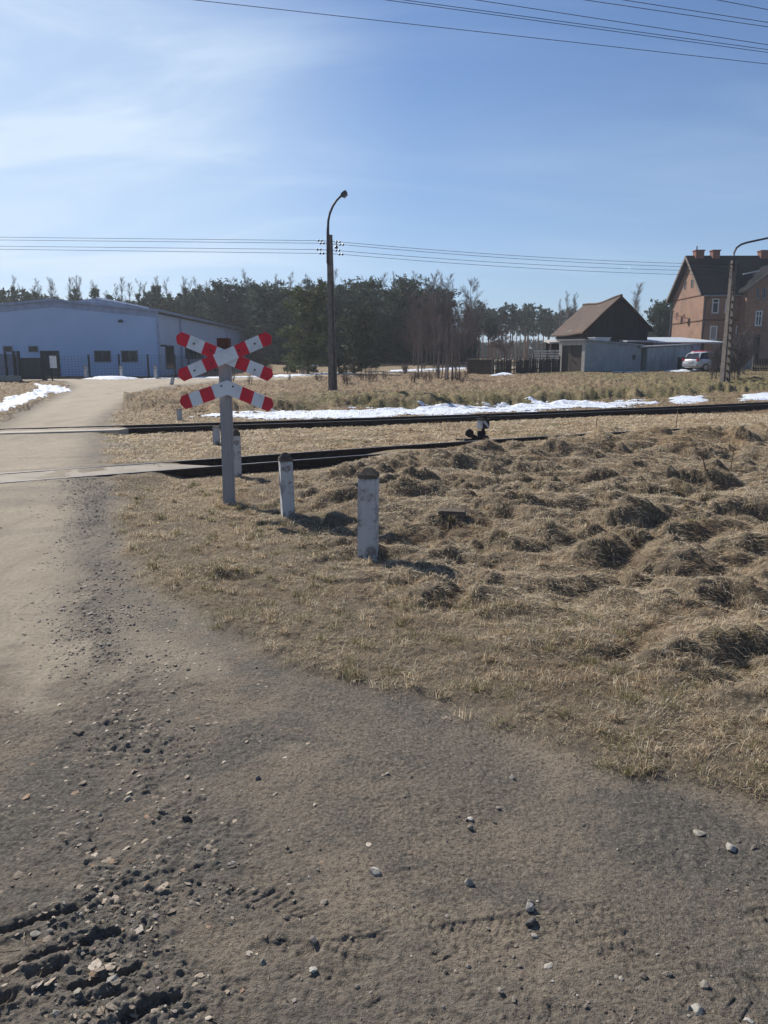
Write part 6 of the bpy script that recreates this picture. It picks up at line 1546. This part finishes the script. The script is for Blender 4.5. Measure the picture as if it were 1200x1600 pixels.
# ------------------------------------------------------------------ snow left on the banks
def snow_material():
    t = NT('old_snow'); p = t.pos()
    c = t.mix(t.rng(t.noise(p, 3, 5), .4, .7), (.74, .78, .85), (.58, .63, .72)); c = t.mix(t.rng(t.noise(p, 11, 5), .62, .78), c, (.40, .37, .32))
    t.base(c).rough(.7); t.normal(t.bump(t.noise(p, 14, 4), .7, .06))
    t.b.inputs['Subsurface Weight'].default_value = 0.0
    return t.m
M['snow'] = snow_material()
def snow(poly, label, step=.09, thick=.05, edge=.35, seed=0, namp=.45, heap=0.0, cut=0.0):
    P = np.array(poly); a = P.min(0) - .4; b = P.max(0) + .4
    xs = np.arange(a[0], b[0], step); ys = np.arange(a[1], b[1], step); X, Y = np.meshgrid(xs, ys)
    s = poly_sd(X, Y, P) + namp * fbm(X * .8, Y * 1.5, seed, 5, .62) - cut
    h = thick * sst(s, 0, edge) + heap * sst(s, 0, edge * 4) + (.012 * fbm(X * 2.2, Y * 3, seed + 2, 3, .6) + .022 * np.abs(fbm(X * 3.3, Y * 6.5, seed + 4, 3, .6))) * sst(s, 0, .3)
    Zs = gz(X, Y) + h - .015
    ny_, nx_ = X.shape; ok = (s > -.02); cell = ok[:-1, :-1] & ok[1:, :-1] & ok[:-1, 1:] & ok[1:, 1:]
    i, j = np.nonzero(cell); Q = np.stack([i * nx_ + j, i * nx_ + j + 1, (i + 1) * nx_ + j + 1, (i + 1) * nx_ + j], 1)
    if not len(Q): return
    used = np.unique(Q); re = np.zeros(nx_ * ny_, np.int64); re[used] = np.arange(len(used))
    V = np.stack([X, Y, Zs], -1).reshape(-1, 3)[used]
    o = np_mesh('snow', V, quads=re[Q], mats=[M['snow']], smooth=True)
    return tag(o, label, 'snow', 'patches of old snow', 'stuff')
G = lambda L, z=0.0: [gp(*q)[:2] for q in L]
snow(G([(290, 655), (400, 657), (480, 657), (600, 654), (700, 651), (800, 646), (900, 641), (990, 637), (1040, 633), (1010, 622), (950, 624), (880, 622), (760, 624), (680, 628), (600, 633), (530, 638), (440, 640), (380, 643), (290, 648)]),
     'long strip of melting snow on the slope behind the far track', seed=501, namp=1.9, thick=.035, cut=.42, step=.07, edge=.25)
snow(G([(1040, 632), (1110, 629), (1100, 618), (1055, 617)]), 'thin broken snow patch left of the concrete lamp post on the right', seed=505, namp=.6)
snow(G([(1150, 628), (1260, 624), (1260, 612), (1155, 616)]), 'snow patch at the right edge behind the far rail', seed=507, namp=.5)
snow(G([(0, 646), (50, 624), (80, 615), (117, 611), (100, 604), (67, 601), (45, 600), (58, 607), (40, 613), (0, 626), (-60, 645), (-60, 668)]), 'snow strip along the left edge of the dirt road', seed=509, namp=.4)
snow([(-21.5, 55.0), (-19, 54.2), (-17.5, 55), (-17.5, 56.3), (-21, 56.6)], 'snow heap in front of the wire fence of the blue hall', seed=511, heap=.22, step=.12, namp=.3)
snow([(-17, 55.2), (-12.5, 56.5), (-8, 60.5), (-9.5, 62), (-13.5, 58.4), (-17, 56.6)], 'flat snow band along the fence where the road bends', seed=513, step=.15, namp=.7)
snow([(-10.6, 62), (-8, 58), (-5, 62), (-1.5, 67), (-3, 71), (-8, 68)], 'snow on the forest road left of the big pine', seed=515, step=.2, namp=1.0, cut=.2)
snow([(0.5, 72), (9, 79), (14, 84), (6, 81.5), (0, 76.5)], 'snow along the forest road under the dark pines', seed=517, step=.2, namp=1.2, cut=.2)
p = gp(483, 572); snow([(p.x - 1.1, p.y - .8), (p.x + 1.2, p.y - .7), (p.x + 1.1, p.y + .8), (p.x - .9, p.y + .9)], 'small rounded snow mound among the brush beside the young pine', seed=519, heap=.3, namp=.3)
p = gp(785, 586); snow([(p.x - 1.2, p.y - .8), (p.x + .9, p.y - .8), (p.x + .8, p.y + .9), (p.x - .7, p.y + .9)], 'snow heap in front of the dark picket fence', seed=521, heap=.22, namp=.35)
snow([(17.0, 59.3), (20.2, 61.2), (21.2, 61.4), (20.6, 60.4), (17.6, 58.7)], 'narrow snow remnant along the foot of the grey garage wall', seed=523, step=.12, namp=.3)
snow([(21.6, 61.3), (25.6, 62.6), (25.9, 60.6), (22.5, 60.3)], 'bluish snow heap in front of the corrugated garage', seed=525, heap=.2, step=.12, namp=.4)
snow([(26.5, 51), (27.6, 51.2), (27.4, 52.2), (26.6, 52.0)], 'tiny snow patch on the grass before the parked cars', seed=527, namp=.5)
# twigs, straw bits and leaves blown over the dirt
n = 900
y = 1.3 + 4.0 * RN.random(n) ** 1.3; x = (RN.random(n) * 2 - 1) * (.55 * y + .2)
m = (RN.random(n) < gsample(DIRT, x, y) * (.2 + .8 * np.maximum(sst(gsample(SD, x, y), .9, .05), sst(fbm(x * 1.4, y * 1.4, 311, 3), 0, .35)))); x, y = x[m], y[m]; n = len(x)
V, Q, T, C = blades(x, y, np.clip(np.exp(RN.normal(-3.1, .5, n)), .015, .14), RN.uniform(.0016, .0034, n), RN.uniform(0, .25, n), RN.uniform(0, 6.28, n), palette(n, (3, 2, 2, 1), [(.10, .075, .055), (.36, .28, .18), (.20, .13, .085), (.50, .42, .28)]), .4)
tag(np_mesh('litter', V, quads=Q, tris=T, mats=[M['blade']], attrs={'tint': C}), 'thin twigs and straw bits blown over the dirt beside the grass edge', 'litter', kind='stuff')
# ------------------------------------------------------------------ air between here and the far trees
hzm = bpy.data.materials.new('haze_air'); hzm.use_nodes = True; nn = hzm.node_tree.nodes; nn.clear()
ho = nn.new('ShaderNodeOutputMaterial'); hv = nn.new('ShaderNodeVolumePrincipled')
hv.inputs['Color'].default_value = (.86, .91, 1.0, 1); hv.inputs['Density'].default_value = 0.0005; hv.inputs['Anisotropy'].default_value = 0.35
hzm.node_tree.links.new(hv.outputs[0], ho.inputs['Volume'])
zlo, zhi = float(Z.min()) - 1.0, 19.0
hb_ = MB().box2((-900, -60, zlo), (900, 730, zhi)).build('haze', hzm); tag(hb_, 'pale thin haze in the air', 'haze', kind='stuff')
